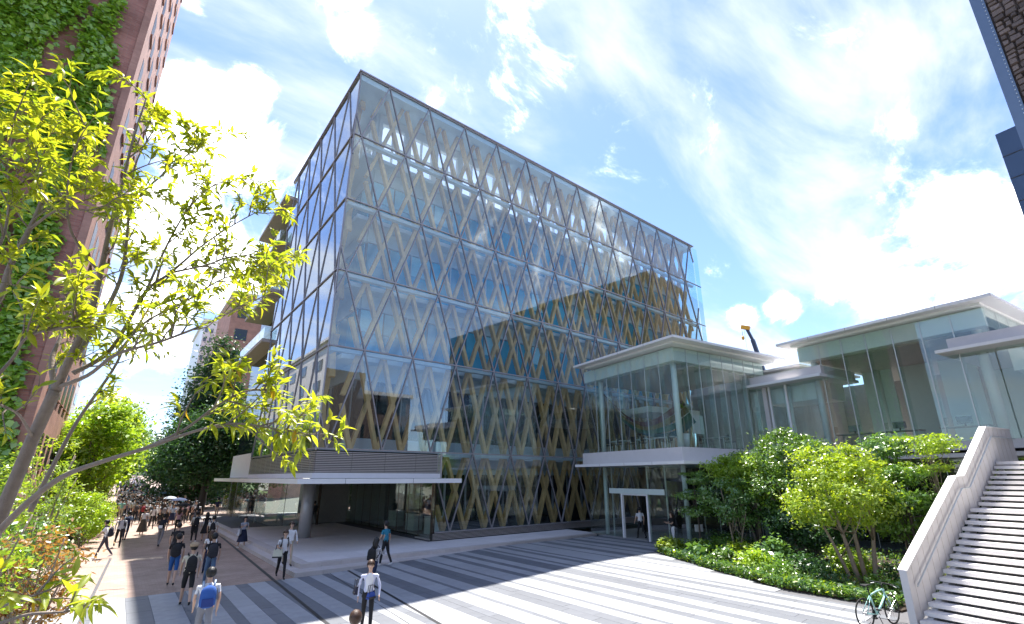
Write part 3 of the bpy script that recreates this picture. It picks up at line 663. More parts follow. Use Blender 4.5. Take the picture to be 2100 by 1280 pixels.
# lower roof to the far side
r_ = MB(); r_.box(-0.75, 3.5, 13.6, 18.3, 9.18, 9.34); r_.build('low_roof', 'white_panel', wing)
r_ = MB(); r_.box(-0.35, 3.4, 13.7, 18.2, 9.345, 9.85); r_.build('roof_band', 'concrete_pale', wing)
wallglass((0.1, 18.2), (0.1, 15.05), 5.34, 9.16, 3, 'green_glass', wing, 'white_panel', .12)
m_ = MB(); m_.box(-.02, .22, 17.3, 17.55, 5.33, 9.17); m_.build('frame_post', 'concrete_pale', wing)
m_ = MB(); m_.box(1.0, 3.3, 14.4, 17.9, 8.2, 9.17); m_.build('soffit_box', 'white_soffit', wing)
roofslab('back_roof', 1.5, 9, 15.8, 21.5, 10.6, wing)
wallglass((1.9, 21), (1.9, 15.9), 9.4, 10.34, 4, 'clear_glass', wing, 'fin_metal')
# lower roof to the near side
r_ = MB(); r_.box(-1.0, 9, 0.5, 8.35, 9.22, 9.36); r_.build('low_roof', 'white_panel', wing)
r_ = MB(); r_.box(-0.45, 9, 0.5, 8.0, 9.365, 9.9); r_.build('roof_band', 'concrete_pale', wing)
wallglass((-0.1, 6.55), (-0.1, 1.0), 5.34, 9.2, 4, 'green_glass', wing, 'fin_metal')
m_ = MB(); m_.box(.5, 8, 1.0, 6.3, 8.2, 9.2); m_.build('soffit_box', 'white_soffit', wing)
for (x_, y_, zt_) in ((.7, 16.4, 9.17), (.75, 14.5, 10.3), (.75, 7.2, 10.3), (1.2, 5.3, 9.2), (6, 13.6, 10.3), (1.0, 2.6, 9.2)):
    m_ = MB(); m_.lathe([(0.2, 5.33), (0.2, zt_)], 18, (x_, y_, 0)); m_.build('column', 'column_white', wing, smooth=True)
for i in range(5):
    m_ = MB(); y_ = 5.0 + i * 1.95; m_.box(6.0, 6.08, y_, y_ + 1.6, 5.4, 10.2); m_.build('screen_panel', 'frosted', wing)
m_ = MB(); m_.box(11.5, 11.6, 1, 26, 0, 10.4); m_.box(4.2, 11.4, 18.3, 18.4, 5.3, 9.3); m_.build('back_wall', 'mid_interior', wing)
# desks, screens, chairs inside
def table(loc, rz, label, w=1.6, d=.75, top='white_panel'):
    t = thing('table', label, 'table', loc, rz, 'tables inside the glass wings'); m_ = MB(); m_.box(-w / 2, w / 2, -d / 2, d / 2, .70, .735); m_.build('table_top', top, t)
    for sx in (-1, 1):
        for sy in (-1, 1):
            m_ = MB(); m_.box(sx * (w / 2 - .06) - .02, sx * (w / 2 - .06) + .02, sy * (d / 2 - .06) - .02, sy * (d / 2 - .06) + .02, 0, .70); m_.build('leg', 'fin_metal', t)
    return t
def chair(loc, rz, label):
    t = thing('chair', label, 'chair', loc, rz, 'chairs inside the glass wings'); m_ = MB(); m_.box(-.21, .21, -.21, .21, .43, .47); m_.build('seat', 'dark_interior', t)
    m_ = MB(); m_.box(-.2, .2, -.22, -.19, .56, .88); m_.build('backrest', 'dark_interior', t)
    for sx in (-1, 1):
        for sy in (-1, 1):
            m_ = MB(); m_.box(sx * .18 - .012, sx * .18 + .012, sy * .18 - .012, sy * .18 + .012, 0, .43 if sy > 0 else .86); m_.build('leg', 'fin_metal', t)
tabs = [(22.4, 24.4, 'white table by the far end of the pavilion glass'), (22.5, 22.4, 'white table at the middle of the pavilion upper floor'), (22.6, 20.4, 'white table near the pavilion corner column'), (25.5, 19.2, 'white table behind the pavilion whiteboard')]
for u, v, l in tabs: table((*W(u, v), 5.37), -AW + R(90), l)
CHL = ['dark chair nearest the lattice end of the pavilion', 'dark chair second from the lattice end of the pavilion', 'dark chair beside the middle pavilion table', 'dark chair between the middle and corner pavilion tables', 'dark chair on the inner side of the pavilion tables', 'dark chair next to the pavilion corner column', 'dark chair inside behind the whiteboard', 'dark chair right of the whiteboard']
for i, (u, v) in enumerate(((21.9, 24.9), (21.9, 23.9), (22.0, 22.8), (22.0, 21.8), (23.3, 21.0), (22.1, 20.1), (25.2, 20.0), (26.0, 18.6))):
    chair((*W(u, v), 5.37), random.uniform(0, 6), CHL[i])
for i, (v, l) in enumerate(((13.3, 'desk in the wing window nearest the low roof'), (11.2, 'desk in the middle of the wing window'), (8.6, 'desk in the wing window behind the white blossom shrub'), (4.6, 'desk in the wing window beside the stair wall'))):
    table((*W(29.6, v), 5.33), -AW + R(90), l, 1.8, .8, 'mid_interior')
    mo = thing('monitor', ('black monitor on the ' + l), 'monitor', (*W(29.5, v), 6.065), -AW + R(90 + 8), 'monitors on the wing desks')
    m_ = MB(); m_.box(-.28, .28, -.02, .02, .12, .46); m_.build('screen', 'inner_glass_dark', mo); m_ = MB(); m_.box(-.03, .03, -.03, .03, 0, .14); m_.box(-.12, .12, -.09, .09, 0, .012); m_.build('stand', 'dark_interior', mo)
wb = thing('whiteboard', 'white rolling board standing inside the pavilion glass corner', 'whiteboard', (*W(23.6, 18.9), 5.37), -AW + R(8))
m_ = MB(); m_.box(-.6, .6, -.02, .02, .85, 1.95); m_.build('board', 'white_panel', wb)
for sx in (-1, 1):
    m_ = MB(); m_.box(sx * .55 - .02, sx * .55 + .02, -.025, .025, 0.05, .85); m_.box(sx * .55 - .02, sx * .55 + .02, -.3, .3, 0.0, .05); m_.build('leg', 'fin_metal', wb)
fab = thing('hanging_fabric', 'long rainbow striped cloth sagging under the pavilion ceiling', 'fabric', (*W(21, 18), 0), -AW)
mat('fab_red', (0.22, 0.11, 0.11), 0.8); mat('fab_gold', (0.28, 0.22, 0.10), 0.8); mat('fab_green', (0.08, 0.20, 0.15), 0.8); mat('fab_blue', (0.08, 0.18, 0.21), 0.8)
for i, fm in enumerate(('fab_red', 'fab_gold', 'fab_green', 'fab_blue')):
    V = []; N = 24
    for k in range(N + 1):
        t = k / N; yy = 8.0 - 7.4 * t; base = 10.0 - 3.4 * math.sin(math.pi * (0.28 + 0.72 * (1 - t)) ) * (1 - .25 * t)
        for j in (0, 1): V.append((1.1 + 0.25 * (i + j), yy, base - 0.28 * (i + j) + .1 * math.sin(t * 9 + i)))
    link('cloth_stripe', npmesh('cloth', np.array(V), np.array([(2 * k, 2 * k + 1, 2 * k + 3, 2 * k + 2) for k in range(N)]), fm, smooth=True), fab)
# ------------------------------------------------------------------ neighbouring buildings
def windows_on(par, pts, w, h, d, m, frame=None, axis='x', out=-1):
    for (a, z, c) in pts:
        q = MB()
        if axis == 'x': q.box(a, a + w, c - .03 if out < 0 else c - .2, c + .2 if out < 0 else c + .03, z, z + h)
        else: q.box(c - .2 if out > 0 else c - .03, c + .03 if out > 0 else c + .2, a, a + w, z, z + h)
        q.build('window', m, par)
# ivy covered brick tower on the left
tw = thing('ivy_tower', 'tall red brick tower with ivy and a salmon tiled side along the path', 'tower', (-3.6, 32, 0))
m_ = MB(); m_.box(-22, -0.35, 0, 15, 0, 66); m_.build('brick_wall', 'red_brick', tw)
m_ = MB(); m_.box(-0.348, 0.0, -0.12, 15.3, 0, 66.5); m_.build('tiled_wall', 'salmon_tile', tw)
for fz in range(16):
    z = 4.2 + fz * 3.9
    for k in range(6):
        y_ = 1.6 + k * 2.3
        q = MB(); q.box(-.12, .012, y_, y_ + 1.35, z, z + 1.9); q.build('window', 'tower_window', tw)
        q = MB(); q.box(-.05, .10, y_ - .05, y_ + 1.4, z - .07, z - .004); q.build('window_sill', 'salmon_tile', tw)
for fz in range(16):
    z = 5.0 + fz * 3.9
    for x_ in (-6.6, -11.5, -16):
        q = MB(); q.box(x_, x_ + .9, -.05, .15, z, z + 2.1); q.build('window', 'tower_window', tw)
        q = MB(); q.box(x_ - .06, x_ + .96, -.09, .1, z + 2.11, z + 2.2); q.build('window_head', 'concrete_pale', tw)
m_ = MB(); m_.box(-4.2, -.4, -.02, .1, .0, 3.0); m_.build('base_course', 'concrete', tw)
# stone faced corner on the right, with metal flashing
rt = thing('stone_building', 'rough brown stone wall corner with riveted metal edge at the top right', 'building', (12.0, -0.29, 0), -AW)
m_ = MB(); m_.box(0.05, 8, -14, -0.05, 0.0, 15.2); m_.build('wall', 'stone_wall', rt)
m_ = MB(); m_.box(-.02, 0.3, -0.05, 0.14, 2.0, 15.3); m_.build('flashing', 'zinc', rt)
for i in range(70):
    z = 8.4 + i * 0.09
    q = MB(); q.box(-.032, -.021, -.03, -.012, z, z + .02); q.build('rivet', 'fin_metal', rt)
stones = 0
z = 8.3
while z < 14.6 and stones < 300:
    h = random.uniform(.09, .15); y_ = -0.06
    while y_ > -1.15 - 0 and stones < 300:
        w = random.uniform(.1, .2); e = random.uniform(.01, .045); q = MB()
        jt = lambda: random.uniform(-.012, .012)
        V = [(0.06, y_ - .006, z), (0.06, y_ - w, z), (0.06, y_ - w, z + h - .008), (0.06, y_ - .006, z + h - .008)]
        T = [(-e + jt(), y_ - .025 + jt(), z + .015), (-e + jt(), y_ - w + .02 + jt(), z + .015), (-e + jt(), y_ - w + .02, z + h - .025 + jt()), (-e + jt(), y_ - .025, z + h - .025 + jt())]
        q.add(V + T, [(4, 5, 6, 7), (0, 1, 5, 4), (1, 2, 6, 5), (2, 3, 7, 6), (3, 0, 4, 7)]); q.build('stone', 'stone', rt); stones += 1
        y_ -= w
    z += h
# blue clad block further off on the right and a taller one behind it
bb = thing('blue_block', 'dark blue metal clad block seen past the stone wall edge', 'building', (48.8, 0.54, 0), -AW)
m_ = MB(); m_.box(0, 20, -26, 0, 0, 29.6); m_.build('wall', 'blue_clad', bb)
for i in range(11):
    q = MB(); q.box(-.05, -.002, -26, .02, 8 + i * 1.95, 8.03 + i * 1.95); q.build('panel_seam', 'louver_dark', bb)
bc = thing('far_block', 'tall grey block behind the blue clad building', 'building', (80, -3, 0), -AW)
m_ = MB(); m_.box(0, 30, -40, 0, 0, 46); m_.build('wall', 'brown_brick', bc)
for k in range(10):
    q = MB(); q.box(-.05, .1, -38, -1.5, 4 + k * 4.2, 6 + k * 4.2); q.build('window', 'inner_glass_dark', bc)
# brick hall behind the camera (seen only mirrored in the glass)
bh = thing('brick_hall', 'long brown brick hall mirrored low in the lattice glass', 'building', (-12, -14, 0))
m_ = MB(); m_.box(0, 44, -14, 0, 0, 15.0); m_.build('wall', 'brown_brick', bh)
m_ = MB(); m_.box(-.3, 44.3, -14.3, .3, 15.0, 15.5); m_.build('roof', 'concrete', bh)
for fz in range(4):
    for k in range(14):
        q = MB(); q.box(1.2 + k * 3.1, 3.0 + k * 3.1, -.1, .03, 1.6 + fz * 3.6, 3.6 + fz * 3.6); q.build('window', 'inner_glass_dark', bh)
# buildings up the path
def block(name, label, x0, x1, y0, y1, h, wm, rows, cols, face='-y', wmat='inner_glass_dark', roof='concrete_pale'):
    t = thing(name, label, 'building', (x0, y0, 0)); m_ = MB(); w, d = x1 - x0, y1 - y0; m_.box(0, w, 0, d, -.1, h); m_.build('wall', wm, t)
    m_ = MB(); m_.box(-.4, w + .4, -.4, d + .4, h, h + .5); m_.build('roof', roof, t)
    for r in range(rows):
        z = 3.0 + r * (h - 3.5) / rows; hh = (h - 3.5) / rows * .5
        for c in range(cols):
            if '-y' in face:
                a = w * (c + .25) / cols; q = MB(); q.box(a, a + w * .5 / cols, -.06, .1, z, z + hh); q.build('window', wmat, t)
            if '+x' in face:
                a = d * (c + .25) / cols; q = MB(); q.box(w - .1, w + .06, a, a + d * .5 / cols, z, z + hh); q.build('window', wmat, t)
    return t
block('tan_building', 'salmon tiled block with dark windows beyond the tall green tree', 12, 30, 108, 130, 40.5, 'salmon_tile', 8, 4)
block('grid_building', 'pale block with a close grid of windows far up the path', 9.8, 24, 135, 160, 41, 'white_panel', 16, 12, '-y', 'zinc')
block('lecture_block', 'pale grey block beside the path mirrored in the left glass face', -34, -10, 78, 140, 27, 'concrete_pale', 6, 8, '+x -y')
block('distant_house', 'far grey house at the end of the path', -6, 14, 330, 350, 20, 'concrete', 4, 4)
# ------------------------------------------------------------------ open stair on the right
st = thing('outdoor_stair', 'white concrete stair with solid panelled side wall and open treads', 'stair', (15.45, 3.95, 0.34), -AW)
RIS, GO = 0.158, 0.315; NL = 15; N2 = 24; LAND = 0.55
def sz(x): # tread level along the run
    xl = NL * GO
    if x <= xl: return x / GO * RIS
    if x <= xl + LAND: return NL * RIS
    return NL * RIS + (x - xl - LAND) / GO * RIS
pos = []
for i in range(NL): pos.append((i * GO, (i + 1) * RIS, GO))
pos.append((NL * GO - 0.02, NL * RIS + RIS, LAND + .25))
xs = NL * GO + LAND
for i in range(N2 - NL): pos.append((xs + .2 + i * GO, (NL + 2 + i) * RIS, GO))
for (x_, z_, go) in pos:
    m_ = MB(); m_.box(x_ + .05, x_ + go + 0.10, -6.5, -0.03, z_ - .095, z_); m_.build('tread', 'stair_tread', st)
xe = xs + (N2 - NL) * GO
lowz = lambda x: sz(x) - .10
prof_top = [(0, 1.22), (NL * GO - .3, 1.22 + (NL * GO - .3) / GO * RIS), (NL * GO + .35, 1.22 + (NL * GO - .3) / GO * RIS + .03), (xe, 1.22 + sz(xe) + .12), (xe + 2.4, 1.22 + sz(xe) + .14)]
prof_bot = [(xe + 2.4, sz(xe) - .1), (xe, sz(xe) - .05), (xs, NL * RIS - .0), (NL * GO, NL * RIS - .0), (0.05, -0.02), (0, -0.34)]
poly = prof_top + prof_bot
n = len(poly); V = [(p[0], 0.0, p[1]) for p in poly] + [(p[0], 0.16, p[1]) for p in poly]
from mathutils.geometry import tessellate_polygon
tri = tessellate_polygon([[Vector((p[0], p[1], 0)) for p in poly]])
m_ = MB().add(V, [tuple(t) for t in tri] + [tuple(i + n for i in t[::-1]) for t in tri] + [(i, (i + 1) % n, n + (i + 1) % n, n + i) for i in range(n)]); m_.build('side_wall', 'stair_wall', st)
def topz(x):
    for (a, p), (c, q) in zip(prof_top, prof_top[1:]):
        if a <= x <= c: return p + (q - p) * (x - a) / (c - a)
    return prof_top[-1][1]
m_ = MB()
for (a, p), (c, q) in zip(prof_top, prof_top[1:]): m_.beam((a, .08, p + .012), (c, .08, q + .012), .20, .03, (0, 0, 1))
m_.build('coping', 'white_panel', st)
m_ = MB()
for (a, p), (c, q) in zip(prof_top, prof_top[1:]): m_.tube([(a + .25 if a == 0 else a, -.07, p - .34), (c, -.07, q - .34)], .02, 6)
m_.build('handrail', 'fin_metal', st)
x_ = 0.3
while x_ < xe + 2:
    q = MB(); q.box(x_, x_ + .012, -.006, -.001, sz(min(x_, xe)) + .05, topz(x_) - .05); q.build('panel_joint', 'concrete', st); x_ += .42
m_ = MB(); m_.beam((0.1, -3.2, -.1), (NL * GO, -3.2, NL * RIS - .22), .3, .3, (0, 0, 1)); m_.beam((xs, -3.2, NL * RIS - .22), (xe, -3.2, sz(xe) - .25), .3, .3, (0, 0, 1)); m_.build('stringer', 'concrete', st)
m_ = MB()
m_.beam((0.1, -.12, -.12), (NL * GO, -.12, NL * RIS - .16), .12, .24, (0, 0, 1)); m_.beam((xs, -.12, NL * RIS - .12), (xe, -.12, sz(xe) - .2), .12, .24, (0, 0, 1)); m_.build('stringer', 'white_panel', st)
m_ = MB(); m_.beam((0.25, -3.3, -.12), (NL * GO + .1, -3.3, NL * RIS - .30), 6.2, .06, (0, 0, 1)); m_.beam((xs + .1, -3.3, NL * RIS - .26), (xe, -3.3, sz(xe) - .36), 6.2, .06, (0, 0, 1)); m_.build('gap_shade_sheet', 'mid_interior', st)  # added sheet below the treads, stands in for shade in the open gaps
for k in range(1, 4):
    m_ = MB(); m_.box(-1.004, -.99, -0.95 + k * 2.2, -0.938 + k * 2.2, 11.155, 11.305); m_.build('roof_joint', 'louver_dark', pav)
    m_ = MB(); m_.box(-1.004, -.99, -0.9 + k * 2.2, -0.888 + k * 2.2, 4.438, 4.602); m_.build('canopy_joint', 'louver_dark', pav)
for k in range(1, 5):
    m_ = MB(); m_.box(-.904, -.89, 6 + k * 1.95, 6.012 + k * 1.95, 11.305, 11.455); m_.build('roof_joint', 'louver_dark', wing)
# ------------------------------------------------------------------ crane far off
cr = thing('crane', 'dark blue crane boom with yellow head above the glass roofs', 'crane', (140, 62, 0))
mat('crane_blue', (0.03, 0.045, 0.09), 0.4); mat('crane_yellow', (0.75, 0.36, 0.03), 0.5)
o3 = Vector((140, 62, 0))
m_ = MB(); m_.beam(Vector((139.9, 54.0, 2)) - o3, Vector((137.4, 60.2, 42.5)) - o3, .95, .95, (1, 0, 0)); m_.build('boom', 'crane_blue', cr)
m_ = MB(); m_.beam(Vector((137.5, 59.9, 41.5)) - o3, Vector((136.9, 61.4, 46.6)) - o3, .7, .7, (1, 0, 0)); m_.build('boom_tip', 'crane_blue', cr)
m_ = MB(); m_.beam(Vector((136.6, 62.6, 46.9)) - o3, Vector((137.0, 60.4, 46.0)) - o3, 1.2, 1.1, (0, 0, 1)); m_.build('head', 'crane_yellow', cr)
m_ = MB(); m_.tube([Vector((136.5, 62.5, 46.6)) - o3, Vector((136.5, 62.5, 44.0)) - o3], .06, 5); m_.tube([Vector((136.55, 61.9, 46.6)) - o3, Vector((137.2, 61.9, 30)) - o3], .03, 4); m_.build('cable', 'crane_blue', cr)
m_ = MB(); m_.lathe([(.1, 0), (.4, .3), (.4, .9), (.12, 1.3)], 10, Vector((136.5, 62.5, 42.8)) - o3); m_.build('hook', 'crane_yellow', cr)
m_ = MB(); m_.box(-3, 2, -10, -6, 0, 3.2); m_.build('carrier', 'crane_yellow', cr)
# ------------------------------------------------------------------ vegetation
def leaves(n, pts, nrm, size, rs, aspect=0.45, droop=0.25, fold=0.0):
    """n leaf shaped faces at pts; nrm is a preferred facing; returns V, F"""
    r = rs.normal(size=(n, 3)); nr = nrm + r * 0.75; nr /= np.linalg.norm(nr, axis=1)[:, None] + 1e-9
    d = rs.normal(size=(n, 3)); d[:, 2] -= droop * 2; d -= nr * (d * nr).sum(1)[:, None]; d /= np.linalg.norm(d, axis=1)[:, None] + 1e-9
    s = np.cross(nr, d); L = size * rs.uniform(.65, 1.3, n)[:, None]; w = L * aspect
    b = pts - d * L * .5; tip = pts + d * L * .5; c = pts - d * L * .05
    V = np.empty((n, 4, 3)); V[:, 0] = b; V[:, 1] = c + s * w * .5 + nr * L * fold; V[:, 2] = tip; V[:, 3] = c - s * w * .5 + nr * L * fold
    F = np.arange(n * 4).reshape(n, 4); return V.reshape(-1, 3), F
def crown_pts(n, blobs, rs, clumps, cr_, flat=0.7):
    """leaf positions gathered in clumps on and inside ellipsoid lobes, so that gaps stay open"""
    vol = np.array([b[1][0] * b[1][1] * b[1][2] for b in blobs]) ** .67; vol /= vol.sum()
    idx = rs.choice(len(blobs), clumps, p=vol); C_ = []; O_ = []
    for i in idx:
        c, r = np.array(blobs[i][0]), np.array(blobs[i][1]); d = rs.normal(size=3); d /= np.linalg.norm(d); q = rs.uniform(.35, 1.0) ** .5
        C_.append(c + d * r * q); O_.append(d)
    C_ = np.array(C_); O_ = np.array(O_); k = rs.integers(0, clumps, n); sc_ = cr_ * rs.uniform(.5, 1.3, clumps)
    off_ = rs.normal(size=(n, 3)) * sc_[k][:, None] * np.array([1, 1, flat]); P_ = C_[k] + off_
    N_ = O_[k] * .6 + np.array([0, 0, .8]); return P_, N_, C_
def tree(name, label, cat, loc, blobs, n, size, lm, stems, bark='bark', clumps=90, cr_=.3, group=None, aspect=.45, seed=1, limbs=14, flat=.6, droop=.2, r0=.1):
    rs = np.random.default_rng(seed); t = thing(name, label, cat, loc, 0, group)
    P_, N_, C_ = crown_pts(n, blobs, rs, clumps, cr_, flat); V, F = leaves(n, P_, N_, size, rs, aspect, droop)
    link('crown', npmesh('crown', V, F, lm), t)
    m_ = MB(); zmin = min(b[0][2] - b[1][2] for b in blobs)
    for (sx, sy, tx, ty, tz, r) in stems:
        pts = []; K = 6
        for i in range(K + 1):
            q = i / K; pts.append((sx + (tx - sx) * q + .10 * math.sin(q * 5 + sx * 7) * tz * .12, sy + (ty - sy) * q + .10 * math.cos(q * 4 + sy * 5) * tz * .12, -.15 + (tz + .15) * q))
        m_.tube(pts, [r * (1.15 - .75 * i / K) for i in range(K + 1)], 7)
        for c in C_[rs.integers(0, len(C_), max(3, limbs // len(stems)))]:
            q = rs.uniform(.45, .95); a = np.array(pts[int(q * K)]); e = c; md = (a + e) / 2 + np.array([0, 0, -.08 * np.linalg.norm(e - a)])
            m_.tube([a, md, e], [r * .42, r * .26, r * .1], 5)
    m_.build('trunk', bark, t, smooth=True); return t
# -- garden trees
tree('garden_tree', 'yellow green multi trunk tree with domed crown beside the bicycle', 'tree', (20.3, 6.5, .34), [((0, 0, 3.0), (1.75, 1.75, 1.2)), ((-.3, .2, 3.9), (1.2, 1.2, .8)), ((.9, -.4, 2.6), (1.0, 1.0, .7)), ((-1.0, .9, 2.3), (.9, .9, .6))], 15000, .13, 'leaf_lime', [(0, 0, -.5, .5, 3.2, .075), (.25, -.1, .5, .2, 3.2, .075), (.45, -.3, 1.0, -.5, 2.8, .08), (-.15, .15, -.9, .9, 2.6, .06)], 'bark_pale', 130, .20, seed=2)
tree('garden_tree', 'tall broad green tree rising in front of the wing columns', 'tree', (23.6, 9.4, .34), [((0, 0, 4.0), (1.7, 1.7, 1.3)), ((.3, .3, 4.9), (1.0, 1.0, .7)), ((-.8, .6, 3.0), (1.4, 1.4, .9))], 13000, .15, 'leaf_mid', [(0, 0, .1, .2, 4.3, .09), (.2, .3, .8, .8, 3.8, .07), (-.2, .2, -.8, .5, 3.2, .06)], 'bark', 120, .24, seed=3)
tree('garden_tree', 'mid green tree with light leaf tips left of the tall garden tree', 'tree', (23.8, 11.4, .34), [((0, 0, 3.4), (1.5, 1.5, 1.1)), ((-.4, .9, 3.9), (.9, .9, .6))], 10000, .14, 'leaf_bright', [(0, 0, .1, .1, 3.6, .08), (.2, .2, -.3, .8, 3.5, .05)], 'bark', 100, .22, seed=4)
tree('garden_tree', 'slim pale barked tree with sparse shiny leaves before the pavilion', 'tree', (22.2, 11.8, .34), [((0, .2, 2.7), (1.0, 1.3, .7)), ((-.2, .5, 2.0), (.8, .9, .5)), ((.3, -.8, 1.8), (.7, .7, .5))], 3600, .15, 'leaf_gloss', [(0, 0, .15, .5, 2.9, .05), (.05, 0, -.1, -.7, 2.0, .035)], 'bark_pale', 60, .16, seed=5, limbs=18)
tree('garden_tree', 'small layered maple standing by the pavilion entrance corner', 'tree', (23.0, 14.0, .34), [((0, 0, 3.4), (.75, .75, .35)), ((.1, .1, 2.6), (.9, .9, .3)), ((0, -.1, 1.8), (.8, .8, .3))], 4200, .12, 'leaf_mid', [(0, 0, 0, .1, 3.4, .05)], 'bark_dark', 60, .2, seed=6, flat=.25)
tree('garden_tree', 'slender maple with pale green layers beside the stair wall', 'tree', (22.4, 4.3, .34), [((0, 0, 4.6), (.9, .9, .4)), ((.1, .2, 3.8), (.7, .7, .35))], 2600, .12, 'leaf_bright', [(0, 0, 0, 0, 4.7, .04), (.1, .1, .3, .1, 4.0, .03)], 'bark', 40, .2, seed=7, flat=.3)
tree('garden_tree', 'shrubby tree with whitish shiny leaves under the wing windows', 'tree', (23.2, 5.7, .34), [((0, 0, 4.6), (.8, .8, .4)), ((.0, .3, 3.4), (.5, .5, .4))], 2200, .17, 'leaf_gloss', [(0, 0, .1, .1, 4.6, .04)], 'bark_dark', 40, .18, seed=8, aspect=.35)
tree('garden_tree', 'dark leafy tree between the domed tree and the stair wall', 'tree', (22.0, 5.2, .34), [((0, 0, 3.1), (1.1, 1.1, .8)), ((.2, .2, 2.2), (1.2, 1.2, .9))], 6500, .15, 'leaf_mid', [(0, 0, 0, 0, 3.2, .06)], 'bark_dark', 80, .2, seed=9)
tree('garden_tree', 'deep green tree filling the middle of the garden behind the slim tree', 'tree', (25.2, 12.2, .34), [((0, 0, 2.6), (1.6, 1.6, 1.1)), ((.4, .6, 3.8), (1.2, 1.2, .8))], 9000, .15, 'leaf_dark', [(0, 0, 0, 0, 3.4, .08)], 'bark_dark', 100, .25, seed=10)
tree('garden_tree', 'dark evergreen shrub tree low in the middle of the garden', 'tree', (22.6, 8.6, .34), [((0, 0, 1.6), (1.5, 1.5, 1.0)), ((.9, 1.2, 1.7), (1.2, 1.2, 1.0))], 9000, .15, 'leaf_dark', [(0, 0, 0, 0, 2, .06), (.8, 1, .9, 1.2, 2, .05)], 'bark_dark', 100, .25, seed=12)
SHR = [(20.9, 14.4, .55, .5, 'leaf_lime', 'bright yellow green fern at the garden corner by the entrance', 900, .26, .3), (21.6, 13.4, .5, .45, 'leaf_bright', 'low bright bush behind the corner fern', 900, .16, .45), (20.4, 12.3, .55, .42, 'leaf_gloss', 'dark shiny broad leaved plant at the paving edge', 420, .3, .8), (19.9, 11.0, .6, .5, 'leaf_mid', 'low green bush beside the broad leaved plant', 1000, .15, .45), (20.4, 10.6, .6, .7, 'leaf_lime', 'fresh green bush behind the paving edge', 1000, .16, .45), (19.2, 9.6, .6, .6, 'leaf_bright', 'light green edging bush halfway along the garden', 1100, .16, .45), (20.2, 9.3, .6, .9, 'leaf_gloss', 'grey green shrub with shiny leaves in the middle of the edge', 900, .2, .5), (18.6, 8.4, .55, .5, 'leaf_mid', 'round dark green clipped bush near the tree trunks', 1300, .1, .45), (19.6, 7.9, .6, .6, 'leaf_dark', 'dark bush behind the clipped bush', 1000, .14, .45), (18.9, 6.9, .5, .4, 'leaf_dark', 'low dark bush left of the multi trunk tree', 900, .1, .45), (21.3, 7.2, .7, .8, 'leaf_bright', 'sunlit bush seen between the tree trunks', 1200, .15, .45), (20.6, 5.2, .7, .6, 'leaf_dark', 'dark bush against the foot of the stair wall', 1200, .12, .45), (19.0, 5.5, .5, .35, 'leaf_mid', 'low plants behind the bicycle handlebar', 800, .12, .45), (22.6, 12.4, .8, .7, 'leaf_mid', 'leafy bush around the slim pale trunk', 1300, .15, .45), (24.0, 13.2, .8, .6, 'leaf_dark', 'dark hedge plant under the pavilion canopy', 1300, .14, .45)]
for i, (x, y, r, h, lm, lb, n, sz_, asp) in enumerate(SHR):
    rs = np.random.default_rng(50 + i); t = thing('shrub', lb, 'shrub', (x, y, .40), 0, 'low shrubs in the garden bed')
    P_, N_, C_ = crown_pts(n, [((0, 0, h * .55), (r, r, h * .6))], rs, 26, .14, .8); P_[:, 2] = np.maximum(P_[:, 2], .02); V, F = leaves(n, P_, N_, sz_, rs, asp, .15); link('foliage', npmesh('foliage', V, F, lm), t)
    m_ = MB()
    for c in C_[:9]: m_.tube([(c[0] * .15, c[1] * .15, -.05), (c[0] * .6, c[1] * .6, c[2] * .6), c], [.014, .01, .005], 4)
    m_.build('stem', 'bark_dark', t)
rs = np.random.default_rng(77)
n = 16000; ye = rs.uniform(4.7, 15.1, n); P_ = np.column_stack([np.where(np.arange(n) % 2 == 0, rs.uniform(17.2, 29, n), np.array([gedge(q) for q in ye]) + np.abs(rs.normal(size=n)) * .7), np.where(np.arange(n) % 2 == 0, rs.uniform(3.2, 15.2, n), ye), rs.uniform(.38, .66, n)])
keep = [(gedge(min(15.1, max(4.7, p[1]))) + .10 < p[0]) for p in P_]; P_ = P_[keep]
V, F = leaves(len(P_), P_, np.tile((0, 0, 1.0), (len(P_), 1)), .15, rs, .4, .1); o = link('ground_cover', npmesh('ground_cover', V, F, ['leaf_mid', 'leaf_dark', 'leaf_lime', 'leaf_gloss'], rs.choice(4, len(F), p=[.4, .3, .12, .18]))); tag(o, 'low leafy ground cover between the garden shrubs', 'ground cover'); o['kind'] = 'stuff'
# -- trees along the path
def bigtree(name, label, x, y, h, r, lm, n, size, seed, z0=2.5, bark='bark_dark', clumps=150, cone=False, group=None, gy=0):
    if cone: bl = [((0, 0, z0 + (h - z0) * q), (r * (1.08 - q * .85), r * (1.08 - q * .85), (h - z0) * .17)) for q in (.12, .3, .48, .66, .84)]
    else: bl = [((0, 0, z0 + (h - z0) * .5), (r, r, (h - z0) * .42)), ((r * .3, -r * .3, z0 + (h - z0) * .75), (r * .6, r * .6, (h - z0) * .24)), ((-r * .5, -r * .2, z0 + (h - z0) * .35), (r * .6, r * .6, (h - z0) * .25))]
    return tree(name, label, 'tree', (x, y, gz(0, y)), bl, n, size, lm, [(0, 0, 0, 0, h * .8, r * .07 + .08)], bark, clumps, r * .19, group, .55, seed, 20, .6)
bigtree('camphor_tree', 'tall dark conical tree right of the path behind the balconies', 8.2, 76, 22.5, 5.6, 'leaf_dark', 30000, .42, 21, 1.6, cone=True, clumps=260)
bigtree('camphor_tree', 'dark leafy tree shading the crowd right of the path', 7.4, 63, 12, 4.2, 'leaf_dark', 15000, .34, 22, 2.2, clumps=170)
bigtree('camphor_tree', 'dark green tree behind the entrance canopy end', 12.0, 62, 13.5, 4.0, 'leaf_dark', 13000, .34, 23, 1.2, clumps=170)
